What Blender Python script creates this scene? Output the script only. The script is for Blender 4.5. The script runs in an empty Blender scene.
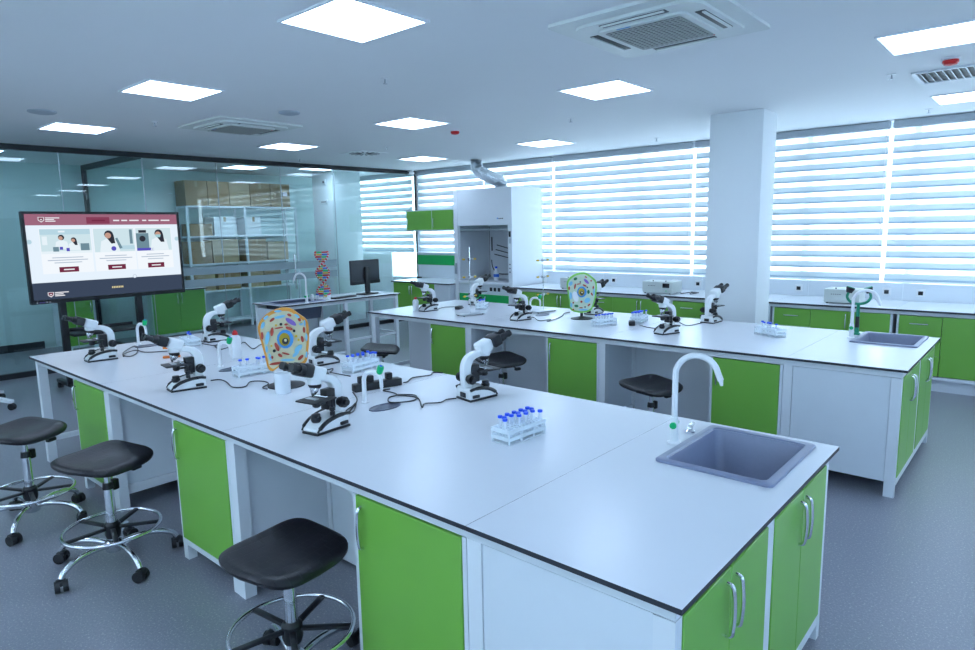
import bpy, bmesh, math, random
from mathutils import Vector, Matrix, Euler
random.seed(7)
PI = math.pi
scene = bpy.context.scene
COL = scene.collection

# ------------------------------------------------------------------ camera
def make_camera():
    f, pitch, roll, yaw = 649.26, math.radians(8.4514), math.radians(-1.076), math.radians(41.1818)
    fw = Vector((-math.sin(yaw)*math.cos(pitch), math.cos(yaw)*math.cos(pitch), -math.sin(pitch)))
    r = Vector((math.cos(yaw), math.sin(yaw), 0)); u = r.cross(fw)
    r2 = math.cos(roll)*r + math.sin(roll)*u
    u2 = -math.sin(roll)*r + math.cos(roll)*u
    cd = bpy.data.cameras.new('camera'); cd.sensor_width = 36; cd.sensor_fit = 'HORIZONTAL'
    cd.lens = f/975*36; cd.clip_start = .05; cd.clip_end = 200
    co = bpy.data.objects.new('camera', cd); COL.objects.link(co)
    m = Matrix((( r2.x, u2.x, -fw.x, .6088), (r2.y, u2.y, -fw.y, -1.3895), (r2.z, u2.z, -fw.z, 1.7691), (0,0,0,1)))
    co.matrix_world = m
    scene.camera = co
make_camera()

# ------------------------------------------------------------------ world (bright overcast daylight outside)
world = bpy.data.worlds.new('daylight'); scene.world = world
world.use_nodes = True
_nt = world.node_tree; _nt.nodes.clear()
_bg = _nt.nodes.new('ShaderNodeBackground'); _bg.inputs[0].default_value = (.70, .83, 1, 1); _bg.inputs[1].default_value = 4.3
_wo = _nt.nodes.new('ShaderNodeOutputWorld'); _nt.links.new(_bg.outputs[0], _wo.inputs[0])

scene.view_settings.view_transform = 'Standard'
scene.view_settings.look = 'None'
scene.view_settings.gamma = 1
scene.view_settings.use_curve_mapping = False
scene.view_settings.exposure = 1.12
PANEL_STRENGTH = 6.0
PANEL_COLOR = (.59, .75, 1.0)
scene.cycles.use_denoising = True
scene.cycles.max_bounces = 10
scene.cycles.transparent_max_bounces = 16
scene.cycles.diffuse_bounces = 5
scene.cycles.glossy_bounces = 4
scene.cycles.transmission_bounces = 8
scene.cycles.sample_clamp_indirect = 20
scene.cycles.caustics_reflective = False
scene.cycles.caustics_refractive = False

T = .85            # worktop height
C = 2.908          # ceiling height

# ------------------------------------------------------------------ materials
M = {}
def new_mat(name):
    m = bpy.data.materials.new(name); m.use_nodes = True
    nt = m.node_tree; nt.nodes.clear()
    out = nt.nodes.new('ShaderNodeOutputMaterial')
    M[name] = m
    return m, nt, out
def pmat(name, col, rough=.5, metal=0, var=.04, scale=12, coat=0, bump=0, bscale=60, spec=.5, trans=0, alpha=1, emit=None):
    m, nt, out = new_mat(name)
    p = nt.nodes.new('ShaderNodeBsdfPrincipled')
    p.inputs['Roughness'].default_value = rough
    p.inputs['Metallic'].default_value = metal
    p.inputs['Coat Weight'].default_value = coat
    p.inputs['Specular IOR Level'].default_value = spec
    p.inputs['Transmission Weight'].default_value = trans
    p.inputs['Alpha'].default_value = alpha
    tc = nt.nodes.new('ShaderNodeTexCoord')
    if var:
        n = nt.nodes.new('ShaderNodeTexNoise'); n.inputs['Scale'].default_value = scale; n.inputs['Detail'].default_value = 3
        nt.links.new(tc.outputs['Object'], n.inputs['Vector'])
        mx = nt.nodes.new('ShaderNodeMix'); mx.data_type = 'RGBA'
        mx.inputs[6].default_value = (*[c*(1-var) for c in col], 1); mx.inputs[7].default_value = (*[min(1, c*(1+var)) for c in col], 1)
        nt.links.new(n.outputs['Fac'], mx.inputs[0]); nt.links.new(mx.outputs[2], p.inputs['Base Color'])
    else:
        p.inputs['Base Color'].default_value = (*col, 1)
    if bump:
        n2 = nt.nodes.new('ShaderNodeTexNoise'); n2.inputs['Scale'].default_value = bscale
        nt.links.new(tc.outputs['Object'], n2.inputs['Vector'])
        b = nt.nodes.new('ShaderNodeBump'); b.inputs['Strength'].default_value = bump; b.inputs['Distance'].default_value = .002
        nt.links.new(n2.outputs['Fac'], b.inputs['Height']); nt.links.new(b.outputs[0], p.inputs['Normal'])
    nt.links.new(p.outputs[0], out.inputs[0])
    return m
def emat(name, col, strength=1):
    m, nt, out = new_mat(name)
    e = nt.nodes.new('ShaderNodeEmission'); e.inputs[0].default_value = (*col, 1); e.inputs[1].default_value = strength
    nt.links.new(e.outputs[0], out.inputs[0]); return m
def glassmat(name, tint, ior=1.5, rough=0.0, gloss=1.0):
    m, nt, out = new_mat(name)
    t = nt.nodes.new('ShaderNodeBsdfTransparent'); t.inputs[0].default_value = (*tint, 1)
    g = nt.nodes.new('ShaderNodeBsdfGlossy'); g.inputs['Roughness'].default_value = rough; g.inputs[0].default_value = (gloss, gloss, gloss, 1)
    lw = nt.nodes.new('ShaderNodeLayerWeight'); lw.inputs[0].default_value = .5
    pw = nt.nodes.new('ShaderNodeMath'); pw.operation = 'POWER'; pw.inputs[1].default_value = 5
    nt.links.new(lw.outputs['Facing'], pw.inputs[0])
    r0 = ((ior-1)/(ior+1))**2
    ma = nt.nodes.new('ShaderNodeMath'); ma.operation = 'MULTIPLY_ADD'; ma.inputs[1].default_value = 1-r0; ma.inputs[2].default_value = r0
    nt.links.new(pw.outputs[0], ma.inputs[0])
    mx = nt.nodes.new('ShaderNodeMixShader')
    nt.links.new(ma.outputs[0], mx.inputs[0]); nt.links.new(t.outputs[0], mx.inputs[1]); nt.links.new(g.outputs[0], mx.inputs[2])
    nt.links.new(mx.outputs[0], out.inputs[0]); return m
def clothmat(name, col, transl, transp=0):
    """fabric that lets daylight through: diffuse + translucent (+ open weave)"""
    m, nt, out = new_mat(name)
    d = nt.nodes.new('ShaderNodeBsdfDiffuse'); d.inputs[0].default_value = (*col, 1)
    t = nt.nodes.new('ShaderNodeBsdfTranslucent'); t.inputs[0].default_value = (*transl, 1)
    a = nt.nodes.new('ShaderNodeAddShader')
    nt.links.new(d.outputs[0], a.inputs[0]); nt.links.new(t.outputs[0], a.inputs[1])
    last = a
    if transp:
        tr = nt.nodes.new('ShaderNodeBsdfTransparent'); mx = nt.nodes.new('ShaderNodeMixShader'); mx.inputs[0].default_value = transp
        nt.links.new(a.outputs[0], mx.inputs[1]); nt.links.new(tr.outputs[0], mx.inputs[2]); last = mx
    nt.links.new(last.outputs[0], out.inputs[0]); return m

pmat('laminate', (.74, .77, .82), .26, var=.015, scale=3)
pmat('laminate_core', (.025, .028, .04), .5)
pmat('white_steel', (.78, .82, .86), .38, var=.015)
pmat('white_panel', (.74, .79, .84), .42, var=.015)
pmat('green', (.19, .47, .065), .33, var=.03, scale=5)
pmat('strip_green', (.01, .40, .09), .35)
pmat('chrome', (.78, .80, .84), .14, metal=1, var=.02)
pmat('brushed', (.55, .58, .62), .35, metal=1, var=.05)
pmat('black', (.012, .013, .016), .42, var=.1)
pmat('black_gloss', (.01, .011, .014), .15)
pmat('dark_frame', (.015, .018, .022), .4)
pmat('dark_grey', (.05, .055, .065), .45)
pmat('sink_grey', (.22, .25, .36), .35, var=.06, scale=60)
pmat('cup_grey', (.07, .085, .14), .3)
pmat('plastic_white', (.84, .86, .88), .35, var=.01)
pmat('micro_white', (.82, .85, .86), .28, var=.01, coat=.3)
pmat('ceiling', (.88, .90, .91), .8, var=.01, scale=2)
pmat('wall', (.84, .88, .90), .7, var=.015, scale=2)
pmat('instrument', (.56, .60, .58), .45)
pmat('blue_cap', (.01, .09, .80), .35)
pmat('tap_green', (.0, .48, .16), .3)
pmat('eyewash_green', (.0, .25, .13), .35)
pmat('red', (.62, .02, .02), .4)
pmat('orange', (.80, .20, .02), .4)
pmat('yellow', (.75, .50, .03), .4)
pmat('pink', (.75, .10, .28), .4)
pmat('blue', (.04, .16, .65), .4)
pmat('carton', (.33, .22, .11), .75, var=.12, scale=8)
pmat('carton_pale', (.44, .33, .20), .75, var=.10, scale=6)
pmat('cell_cream', (.70, .64, .40), .5, var=.12, scale=25)
pmat('cell_pale', (.62, .72, .55), .5, var=.12, scale=25)
pmat('cell_orange', (.80, .33, .04), .45, var=.1)
pmat('cell_green', (.25, .62, .10), .45, var=.1)
pmat('organelle_red', (.48, .06, .03), .45)
pmat('organelle_blue', (.22, .55, .75), .45)
pmat('nucleus_blue', (.06, .30, .68), .4)
pmat('nucleus_yellow', (.42, .30, .01), .4)
pmat('purple', (.24, .13, .48), .45)
pmat('leaf_green', (.02, .17, .06), .45)
pmat('hood_inside', (.62, .66, .70), .5)
pmat('bezel', (.008, .009, .011), .3)
pmat('alu', (.72, .75, .78), .3, metal=1, var=.1, scale=40, bump=.5, bscale=90)
pmat('speaker_grey', (.45, .50, .55), .6)
pmat('ac_white', (.74, .78, .76), .4, var=.01)
pmat('ac_slot', (.06, .07, .07), .5)
pmat('ac_grille', (.40, .42, .40), .5)
pmat('teal_wall', (.62, .76, .76), .6, var=.02, scale=2)
pmat('column_grey', (.42, .50, .54), .6)
pmat('frost', (.40, .50, .53), .6, alpha=.75)
pmat('bottle_plastic', (.85, .89, .93), .35, alpha=.88)
glassmat('glass', (.89, .965, .955), 1.5)
glassmat('window_glass', (.93, .97, .97), 1.5)
glassmat('clear_glass', (.92, .95, .96), 1.5)
clothmat('blind_opaque', (.50, .56, .58), (.125, .135, .138))
clothmat('fill_shade_cloth', (.50, .56, .58), (.31, .33, .335))  # cloth of the added window behind the camera, lets fill light in
clothmat('tube_plastic', (.48, .51, .53), (.46, .48, .49), .32)
clothmat('rack_plastic', (.50, .53, .55), (.44, .46, .47), .10)
clothmat('blind_hem', (.30, .38, .44), (.17, .215, .26))
clothmat('blind_sheer', (.35, .38, .40), (.25, .27, .28), .25)
emat('panel_light', PANEL_COLOR, PANEL_STRENGTH)

def floor_mat():
    m, nt, out = new_mat('floor_vinyl')
    p = nt.nodes.new('ShaderNodeBsdfPrincipled'); p.inputs['Roughness'].default_value = .34
    tc = nt.nodes.new('ShaderNodeTexCoord')
    n = nt.nodes.new('ShaderNodeTexNoise'); n.inputs['Scale'].default_value = 95; n.inputs['Detail'].default_value = 3; n.inputs['Roughness'].default_value = .8
    nt.links.new(tc.outputs['Object'], n.inputs['Vector'])
    r = nt.nodes.new('ShaderNodeValToRGB'); r.color_ramp.elements[0].position = .35; r.color_ramp.elements[0].color = (.20, .21, .255, 1)
    r.color_ramp.elements[1].position = .60; r.color_ramp.elements[1].color = (.25, .26, .305, 1)
    e = r.color_ramp.elements.new(.66); e.color = (.50, .51, .51, 1)
    nt.links.new(n.outputs['Fac'], r.inputs[0]); nt.links.new(r.outputs[0], p.inputs['Base Color'])
    nt.links.new(p.outputs[0], out.inputs[0])
floor_mat()
def seat_mat():
    m, nt, out = new_mat('seat_black')
    p = nt.nodes.new('ShaderNodeBsdfPrincipled'); p.inputs['Roughness'].default_value = .38; p.inputs['Base Color'].default_value = (.012, .012, .016, 1)
    tc = nt.nodes.new('ShaderNodeTexCoord')
    b = nt.nodes.new('ShaderNodeTexBrick'); b.inputs['Scale'].default_value = 9; b.inputs['Mortar Size'].default_value = .03
    b.inputs['Color1'].default_value = (1,1,1,1); b.inputs['Color2'].default_value = (1,1,1,1); b.inputs['Mortar'].default_value = (0,0,0,1)
    b.inputs['Brick Width'].default_value = .45; b.inputs['Row Height'].default_value = .4
    nt.links.new(tc.outputs['Object'], b.inputs['Vector'])
    bp = nt.nodes.new('ShaderNodeBump'); bp.inputs['Strength'].default_value = 1; bp.inputs['Distance'].default_value = .012
    nt.links.new(b.outputs['Color'], bp.inputs['Height']); nt.links.new(bp.outputs[0], p.inputs['Normal'])
    nt.links.new(p.outputs[0], out.inputs[0])
seat_mat()

# ------------------------------------------------------------------ mesh builder
class MB:
    def __init__(s): s.v = []; s.f = []; s.m = []; s.cur = 0
    def mat(s, i): s.cur = i; return s
    def add(s, vs, fs):
        o = len(s.v); s.v += [tuple(a) for a in vs]; s.f += [tuple(o+i for i in f) for f in fs]; s.m += [s.cur]*len(fs); return s
    def box(s, x0, x1, y0, y1, z0, z1):
        return s.add([(x0,y0,z0),(x1,y0,z0),(x1,y1,z0),(x0,y1,z0),(x0,y0,z1),(x1,y0,z1),(x1,y1,z1),(x0,y1,z1)],
                     [(0,3,2,1),(4,5,6,7),(0,1,5,4),(1,2,6,5),(2,3,7,6),(3,0,4,7)])
    def sheet(s, x0, x1, y0, y1, z0, z1):
        """single layer of cloth, upright"""
        return s.add([(x0,y0,z0),(x1,y1,z0),(x1,y1,z1),(x0,y0,z1)], [(0,1,2,3)])
    def cbox(s, cx, cy, cz, sx, sy, sz): return s.box(cx-sx/2, cx+sx/2, cy-sy/2, cy+sy/2, cz-sz/2, cz+sz/2)
    def rbox(s, x0, x1, y0, y1, z0, z1, r=.005, seg=2):
        bm = bmesh.new(); bmesh.ops.create_cube(bm, size=1)
        for v in bm.verts: v.co = Vector(((x0+x1)/2+v.co.x*(x1-x0), (y0+y1)/2+v.co.y*(y1-y0), (z0+z1)/2+v.co.z*(z1-z0)))
        bmesh.ops.bevel(bm, geom=list(bm.edges), offset=r, segments=seg, affect='EDGES', profile=.5)
        bm.verts.index_update()
        s.add([v.co[:] for v in bm.verts], [[v.index for v in f.verts] for f in bm.faces]); bm.free(); return s
    def cyl(s, a, b, r0, r1=None, n=16, caps=True):
        a, b = Vector(a), Vector(b); r1 = r0 if r1 is None else r1
        d = (b-a).normalized(); x = d.orthogonal().normalized(); y = d.cross(x)
        vs = []
        for c, r in ((a, r0), (b, r1)):
            for i in range(n): t = 2*PI*i/n; vs.append(c + x*math.cos(t)*r + y*math.sin(t)*r)
        fs = [(i, (i+1) % n, n+(i+1) % n, n+i) for i in range(n)]
        if caps: fs += [tuple(range(n-1, -1, -1)), tuple(range(n, 2*n))]
        return s.add(vs, fs)
    def lathe(s, prof, n=24, c=(0,0,0), cap=True):
        vs = []
        for r, z in prof:
            for i in range(n): t = 2*PI*i/n; vs.append((c[0]+r*math.cos(t), c[1]+r*math.sin(t), c[2]+z))
        fs = []
        for k in range(len(prof)-1):
            for i in range(n): fs.append((k*n+i, k*n+(i+1) % n, (k+1)*n+(i+1) % n, (k+1)*n+i))
        if cap: fs += [tuple(range(n-1, -1, -1)), tuple(range((len(prof)-1)*n, len(prof)*n))]
        return s.add(vs, fs)
    def tube(s, pts, r, n=10, closed=False, caps=True, flat=None):
        P = [Vector(p) for p in pts]; k = len(P); rs = r if isinstance(r, (list, tuple)) else [r]*k
        up = None; vs = []
        for i in range(k):
            if closed: d = P[(i+1) % k]-P[i-1]
            else: d = P[min(i+1, k-1)]-P[max(i-1, 0)]
            d.normalize()
            if up is None: up = d.orthogonal().normalized()
            else:
                up = up - d*up.dot(d)
                up = up.normalized() if up.length > 1e-6 else d.orthogonal().normalized()
            w = d.cross(up)
            for j in range(n):
                t = 2*PI*j/n
                vs.append(P[i] + up*math.cos(t)*rs[i] + w*math.sin(t)*rs[i])
        fs = []
        for i in range(k if closed else k-1):
            a = i*n; b = ((i+1) % k)*n
            for j in range(n): fs.append((a+j, a+(j+1) % n, b+(j+1) % n, b+j))
        if caps and not closed: fs += [tuple(range(n-1, -1, -1)), tuple(range((k-1)*n, k*n))]
        return s.add(vs, fs)
    def prism(s, poly, a, b, axis='z'):
        n = len(poly)
        def P(u, v, w): return {'z': (u, v, w), 'y': (u, w, v), 'x': (w, u, v)}[axis]
        vs = [P(u, v, a) for u, v in poly] + [P(u, v, b) for u, v in poly]
        fs = [(i, (i+1) % n, n+(i+1) % n, n+i) for i in range(n)] + [tuple(range(n-1, -1, -1)), tuple(range(n, 2*n))]
        return s.add(vs, fs)
    def ball(s, c, r, n=10, m=6, sc=(1,1,1)):
        prof = [(math.sin(PI*i/m), -math.cos(PI*i/m)) for i in range(m+1)]
        vs = []; fs = []
        for rr, z in prof:
            for i in range(n): t = 2*PI*i/n; vs.append((c[0]+sc[0]*r*max(rr,1e-4)*math.cos(t), c[1]+sc[1]*r*max(rr,1e-4)*math.sin(t), c[2]+sc[2]*r*z))
        for k in range(m):
            for i in range(n): fs.append((k*n+i, k*n+(i+1) % n, (k+1)*n+(i+1) % n, (k+1)*n+i))
        return s.add(vs, fs)
    def xf(s, mtx, start=0):
        for i in range(start, len(s.v)): s.v[i] = tuple(mtx @ Vector(s.v[i]))
        return s
    def build(s, name, mats, parent=None, smooth=True, loc=None):
        me = bpy.data.meshes.new(name); me.from_pydata(s.v, [], s.f)
        if isinstance(mats, str): mats = [mats]
        for k in mats: me.materials.append(M[k])
        for p, mi in zip(me.polygons, s.m): p.material_index = mi
        me.validate(); 
        bm = bmesh.new(); bm.from_mesh(me); bmesh.ops.recalc_face_normals(bm, faces=bm.faces); bm.to_mesh(me); bm.free()
        if smooth:
            for p in me.polygons: p.use_smooth = True
            me.set_sharp_from_angle(angle=math.radians(38))
        o = bpy.data.objects.new(name, me); COL.objects.link(o)
        if parent: o.parent = parent
        if loc: o.location = loc
        return o
def tag(o, label, cat, group=None):
    o['label'] = label; o['category'] = cat
    if group: o['group'] = group
    return o
def thing(name, label, cat, loc=(0,0,0), rz=0, group=None):
    o = bpy.data.objects.new(name, None); o.empty_display_size = .1; COL.objects.link(o)
    o.location = loc; o.rotation_euler = (0,0,rz); return tag(o, label, cat, group)
def struct(o): o['kind'] = 'structure'; return o
def sempty(name, loc=(0,0,0), rz=0):
    o = bpy.data.objects.new(name, None); COL.objects.link(o); o.location = loc; o.rotation_euler = (0,0,rz); return struct(o)
def copy_tree(o, parent=None):
    c = o.copy(); COL.objects.link(c); c.parent = parent
    for ch in o.children: copy_tree(ch, c)
    return c
def instance(o, label, loc, rz=0, group=None):
    c = copy_tree(o); c.location = loc; c.rotation_euler = (0,0,rz); c['label'] = label
    if group: c['group'] = group
    return c
def dup(o, name, parent, loc=None, rot=None):
    c = o.copy(); COL.objects.link(c); c.parent = parent; c.name = name
    if loc is not None: c.location = loc
    if rot is not None: c.rotation_euler = rot
    return c
def spline(pts, sub=6):
    P = [Vector(p) for p in pts]; out = []
    for i in range(len(P)-1):
        a, b, c, d = P[max(i-1,0)], P[i], P[i+1], P[min(i+2, len(P)-1)]
        for k in range(sub):
            t = k/sub
            out.append(.5*((2*b)+(c-a)*t+(2*a-5*b+4*c-d)*t*t+(3*b-a-3*c+d)*t**3))
    return out+[P[-1]]
def text_mesh(name, txt, size, mtl, parent, loc, rot, align='LEFT'):
    cu = bpy.data.curves.new(name, 'FONT'); cu.body = txt; cu.size = size; cu.align_x = align; cu.extrude = .0004
    tmp = bpy.data.objects.new(name+'_curve', cu); COL.objects.link(tmp)
    dg = bpy.context.evaluated_depsgraph_get()
    me = bpy.data.meshes.new_from_object(tmp.evaluated_get(dg)); bpy.data.objects.remove(tmp); bpy.data.curves.remove(cu)
    me.name = name; me.materials.clear(); me.materials.append(M[mtl])
    o = bpy.data.objects.new(name, me); COL.objects.link(o); o.parent = parent; o.location = loc; o.rotation_euler = rot
    return o

# ================================================================== SETTING
XR, YB = 3.3, -4.2           # right wall, wall behind the camera
YW = 7.62                    # window wall inner face
XF = -11.5                  # far wall of the neighbouring room
def gxat(y): return -9.22 + .033*(y-.5)    # glass partition line

struct(MB().box(XF-.2, XR+.2, YB-.2, YW+.3, -.12, 0).build('floor', 'floor_vinyl', smooth=False))
struct(MB().box(XF-.2, XR+.2, YB-.2, YW+.3, C, C+.12).build('ceiling', 'ceiling', smooth=False))
wr = MB().box(XR, XR+.2, YB-.2, YW, 0, .95); wr.box(XR, XR+.2, YB-.2, -3.6, .95, C); wr.box(XR, XR+.2, 2.6, YW, .95, C); wr.box(XR, XR+.2, -3.6, 2.6, 2.75, C)
struct(wr.build('wall_right', 'wall', smooth=False))
wf = MB().box(XF-.2, XR, YB-.2, YB, 0, .95); wf.box(XF-.2, -8.6, YB-.2, YB, .95, C); wf.box(2.6, XR, YB-.2, YB, .95, C); wf.box(-8.6, 2.6, YB-.2, YB, 2.75, C)
struct(wf.build('wall_front', 'wall', smooth=False))
struct(MB().box(XF-.2, XF, YB, YW+.3, 0, C).build('wall_left', 'teal_wall', smooth=False))
# window wall: parapet, window openings between piers
wb = MB()
wb.box(-9.05, XR+.2, YW, YW+.28, 0, .98); wb.box(XF, -9.05, YW, YW+.28, 0, .76)
wb.box(XF, -11.2, YW, YW+.28, .76, C); wb.box(-11.2, -9.85, YW-.05, YW, 0, 1.32)
for a, b in ((-9.05, -8.98), (XR-.3, XR+.2)): wb.box(a, b, YW, YW+.28, .98, C)
struct(wb.build('wall_back', 'wall', smooth=False))
# windows (frame, mullions, panes)
def window(n, x0, x1, mull, z0=.98):
    w = sempty('window_%d' % n)
    fr = MB(); z1 = C
    fr.box(x0, x0+.06, YW+.0, YW+.08, z0, z1); fr.box(x1-.06, x1, YW, YW+.08, z0, z1); fr.box(x0+.06, x1-.06, YW, YW+.08, z0, z0+.06); fr.box(x0+.06, x1-.06, YW, YW+.08, z1-.07, z1)
    fr.build('window_frame', 'white_steel', w, smooth=False)
    xs = [x0] + mull + [x1]
    for m in mull: MB().box(m-.035, m+.035, YW-.005, YW+.08, z0+.06, z1-.07).build('mullion', 'white_steel', w, smooth=False)
    for i in range(len(xs)-1):
        MB().box(xs[i]+.06, xs[i+1]-.06, YW+.035, YW+.045, z0+.06, z1-.07).build('pane', 'window_glass', w, smooth=False)
window(1, -8.98, XR-.3, [-7.6, -6.35, -5.42, -4.2, -3.05, -1.83, -.69, .5, 1.7])
window(2, -11.2, -9.05, [-9.95], .76)
w4 = sempty('window_4')  # unseen window, added to light the bench fronts and ceiling
for z in (.95, 2.69): MB().box(-8.6, 2.6, YB-.08, YB-.02, z, z+.06).build('window_frame', 'white_steel', w4, smooth=False)
for k in range(8): MB().box(-8.6+1.5914*k, -8.54+1.5914*k, YB-.08, YB-.02, 1.01, 2.69).build('mullion', 'white_steel', w4, smooth=False)
for k in range(7): MB().box(-8.54+1.5914*k, -7.0086+1.5914*k, YB-.055, YB-.045, 1.01, 2.69).build('pane', 'window_glass', w4, smooth=False)
MB().sheet(-8.65, 2.65, YB+.03, YB+.03, .90, 2.80).build('fill_shade', 'fill_shade_cloth', w4, smooth=False)
w3 = sempty('window_3')  # unseen window in the right wall, added for side fill and sheen
MB().box(XR+.02, XR+.08, -3.6, 2.6, .95, 1.0).build('window_frame', 'white_steel', w3, smooth=False); MB().box(XR+.02, XR+.08, -3.6, 2.6, 2.69, 2.75).build('window_frame', 'white_steel', w3, smooth=False)
for y in (-3.6, -2.05, -.5, 1.05, 2.54): MB().box(XR+.02, XR+.08, y, y+.06, 1.0, 2.69).build('mullion', 'white_steel', w3, smooth=False)
MB().sheet(XR-.03, XR-.03, -3.65, 2.65, .90, 2.80).build('fill_shade', 'blind_hem', w3, smooth=False)
for y in (-3.54, -1.99, -.44, 1.11): MB().box(XR+.045, XR+.055, y, y+1.43, 1.0, 2.69).build('pane', 'window_glass', w3, smooth=False)

# free-standing square column between the benches and the window counter
col = MB().rbox(-2.26, -1.71, 5.52, 5.93, 0, C, .006).build('column', 'wall'); struct(col)

# ---- glass partition (slightly out of square with the benches)
gw = sempty('wall_glass', (gxat(.5), .5, 0), -math.atan(.033))
def gy(y): return (y-.5)*math.sqrt(1+.033**2)
Y0, Y1 = gy(YB), gy(7.58)
MB().box(-.03, .03, Y0, Y1, C-.07, C).build('top_rail', 'dark_frame', gw, smooth=False)
MB().box(-.03, .03, Y0, Y1, 0, .07).build('bottom_rail', 'dark_frame', gw, smooth=False)
seams = [YB, -2.9, -1.8, -.7, .40, 1.47, 2.48, 3.54, 4.60, 5.63, 6.6, 7.50]
for a, b in zip(seams[:-1], seams[1:]):
    MB().box(-.006, .006, gy(a)+.004, gy(b)-.004, .07, C-.07).build('pane', 'glass', gw, smooth=False)
for y in seams[5:10]:
    MB().box(-.008, .008, gy(y)-.0035, gy(y)+.0035, .07, C-.07).build('joint', 'brushed', gw, smooth=False)
MB().box(-.035, .035, gy(7.50), gy(7.50)+.07, .0, C-.07).build('corner_post', 'dark_frame', gw, smooth=False)
for z0, z1 in ((1.155, 1.275), (.975, 1.09)):
    MB().box(.0085, .0095, gy(2.9), gy(5.60), z0, z1).build('frosted_band', 'frost', gw, smooth=False)
h = MB().tube([(.06, gy(4.74), .82), (.06, gy(4.74), 1.40)], .016, 12)
h.cyl((.008, gy(4.74), .92), (.06, gy(4.74), .92), .009).cyl((.008, gy(4.74), 1.30), (.06, gy(4.74), 1.30), .009)
h.build('door_handle', 'chrome', gw)
MB().box(-.012, .012, gy(4.62), gy(4.70), 2.36, 2.42).build('door_clamp', 'brushed', gw, smooth=False)

# ---- neighbouring room behind the glass
p2 = sempty('trim_partition')
MB().box(XF, gxat(2.47)-.035, 2.45, 2.50, C-.08, C).build('top_rail', 'dark_frame', p2, smooth=False)
MB().box(XF, XF+.10, 2.45, 2.50, 0, C-.08).build('post', 'dark_frame', p2, smooth=False)
MB().box(XF+.10, gxat(2.47)-.04, 2.47, 2.482, .07, C-.08).build('pane', 'glass', p2, smooth=False)
MB().box(XF+.10, gxat(2.47)-.04, 2.45, 2.50, 0, .07).build('bottom_rail', 'dark_frame', p2, smooth=False)
struct(MB().box(XF, XF+.02, YB, 1.66, 0, .12).build('baseboard_left', 'dark_frame', smooth=False))
c2 = MB().rbox(-10.55, -9.9, 6.2, 6.87, 0, C, .006).build('column', 'wall'); struct(c2)

# ================================================================== BLINDS
def blind(x0, x1, label, y=7.50, zbot=1.075, n=13):
    t = thing('zebra_blind', label, 'window blind', (0, 0, 0), 0, 'zebra blinds along the window wall')
    ztop = 2.80
    p = (ztop-zbot)/n
    MB().rbox(x0, x1, y-.05, y+.06, 2.815, 2.905, .012).build('head_rail', 'speaker_grey', t)
    MB().sheet(x0+.004, x1-.004, y+.012, y+.012, zbot, 2.82).build('sheer_fabric', 'blind_sheer', t, smooth=False)
    for i in range(n):
        zb = zbot + i*p
        b = MB().sheet(x0+.004, x1-.004, y, y, zb, zb+p*.60).build('opaque_band', 'blind_opaque', t, smooth=False)
        MB().sheet(x0+.004, x1-.004, y-.003, y-.003, zb, zb+p*.16).build('overlap_strip', 'blind_hem', b, smooth=False)
    MB().rbox(x0+.004, x1-.004, y-.012, y+.02, zbot-.022, zbot-.001, .006).build('bottom_rail', 'plastic_white', t)
    ch = MB().tube([(x1-.03, y-.03, 2.81), (x1-.03, y-.03, 1.5)], .004, 6).build('pull_chain', 'plastic_white', t)
    return t
blind(-11.15, -9.08, 'striped blind of the back room behind the glass partition', 7.50, 1.341, 11)
blind(-8.93, -7.20, 'striped blind in the corner beside the glass partition')
blind(-7.185, -5.69, 'striped blind behind the fume hood')
blind(-5.66, -3.302, 'wide striped blind between the fume hood and the column')
blind(-3.272, -2.27, 'narrow striped blind half hidden behind the white column')
blind(-2.25, -.945, 'striped blind just right of the white column')
blind(-.912, 1.35, 'rightmost striped blind, cut by the edge of the view')

# ================================================================== CEILING FITTINGS
def ceiling_light(x, y, label, s=.585):
    t = thing('ceiling_light', label, 'ceiling light', (x, y, C), 0, 'square ceiling light panels')
    h = s/2
    f = MB()
    for a in ((-h, h, -h, -h+.016), (-h, h, h-.016, h), (-h, -h+.016, -h+.016, h-.016), (h-.016, h, -h+.016, h-.016)): f.box(*a, -.012, -.0005)
    f.build('frame', 'white_steel', t, smooth=False)
    MB().box(-h+.016, h-.016, -h+.016, h-.016, -.008, -.001).build('diffuser', 'panel_light', t, smooth=False)
for x, y, l in ((-2.391, .977, 'largest square light panel, nearest the top edge of the view'),
                (-2.366, 3.582, 'square light panel just in front of the big ceiling air conditioner'),
                (-4.766, 6.022, 'square light panel nearest the wide blind by the fume hood'),
                (-4.818, 1.044, 'square light panel in front of the left ceiling cassette, second from the near edge'),
                (-7.336, 1.142, 'leftmost square light panel above the display screen'),
                (-4.738, 3.546, 'square light panel in the middle of the room, beside a small red alarm'),
                (-7.26, 3.626, 'square light panel behind the smaller ceiling air conditioner'),
                (-7.238, 6.07, 'small far light panel above the flexible metal duct'),
                (-.066, 3.724, 'light panel cut by the right edge, above the red alarm'),
                (-.10, 6.323, 'light panel at the right edge nearest the window blinds')):
    ceiling_light(x, y, l)
for x, q in ((-4.8, 'far left'), (-2.4, 'left'), (0, 'middle'), (2.2, 'right')): ceiling_light(x, -1.55, 'square light panel over the near aisle, %s one, outside the view' % q)
for y, q in ((1.0, 'nearer'), (3.65, 'farther')): ceiling_light(2.3, y, '%s square light panel over the right aisle, outside the view' % q)
ceiling_light(-10.2, 4.6, 'added light panel in the room behind the glass partition')  # assumed lamp, added to light the room behind the glass
ceiling_light(-9.62, 5.75, 'extra added light panel in the back room near the grey column')  # extra lamp, added to brighten the column and wall here
ceiling_light(-10.2, .8, 'added light panel in the left room behind the glass partition')  # assumed lamp, added so the left back room is not dark

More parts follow.
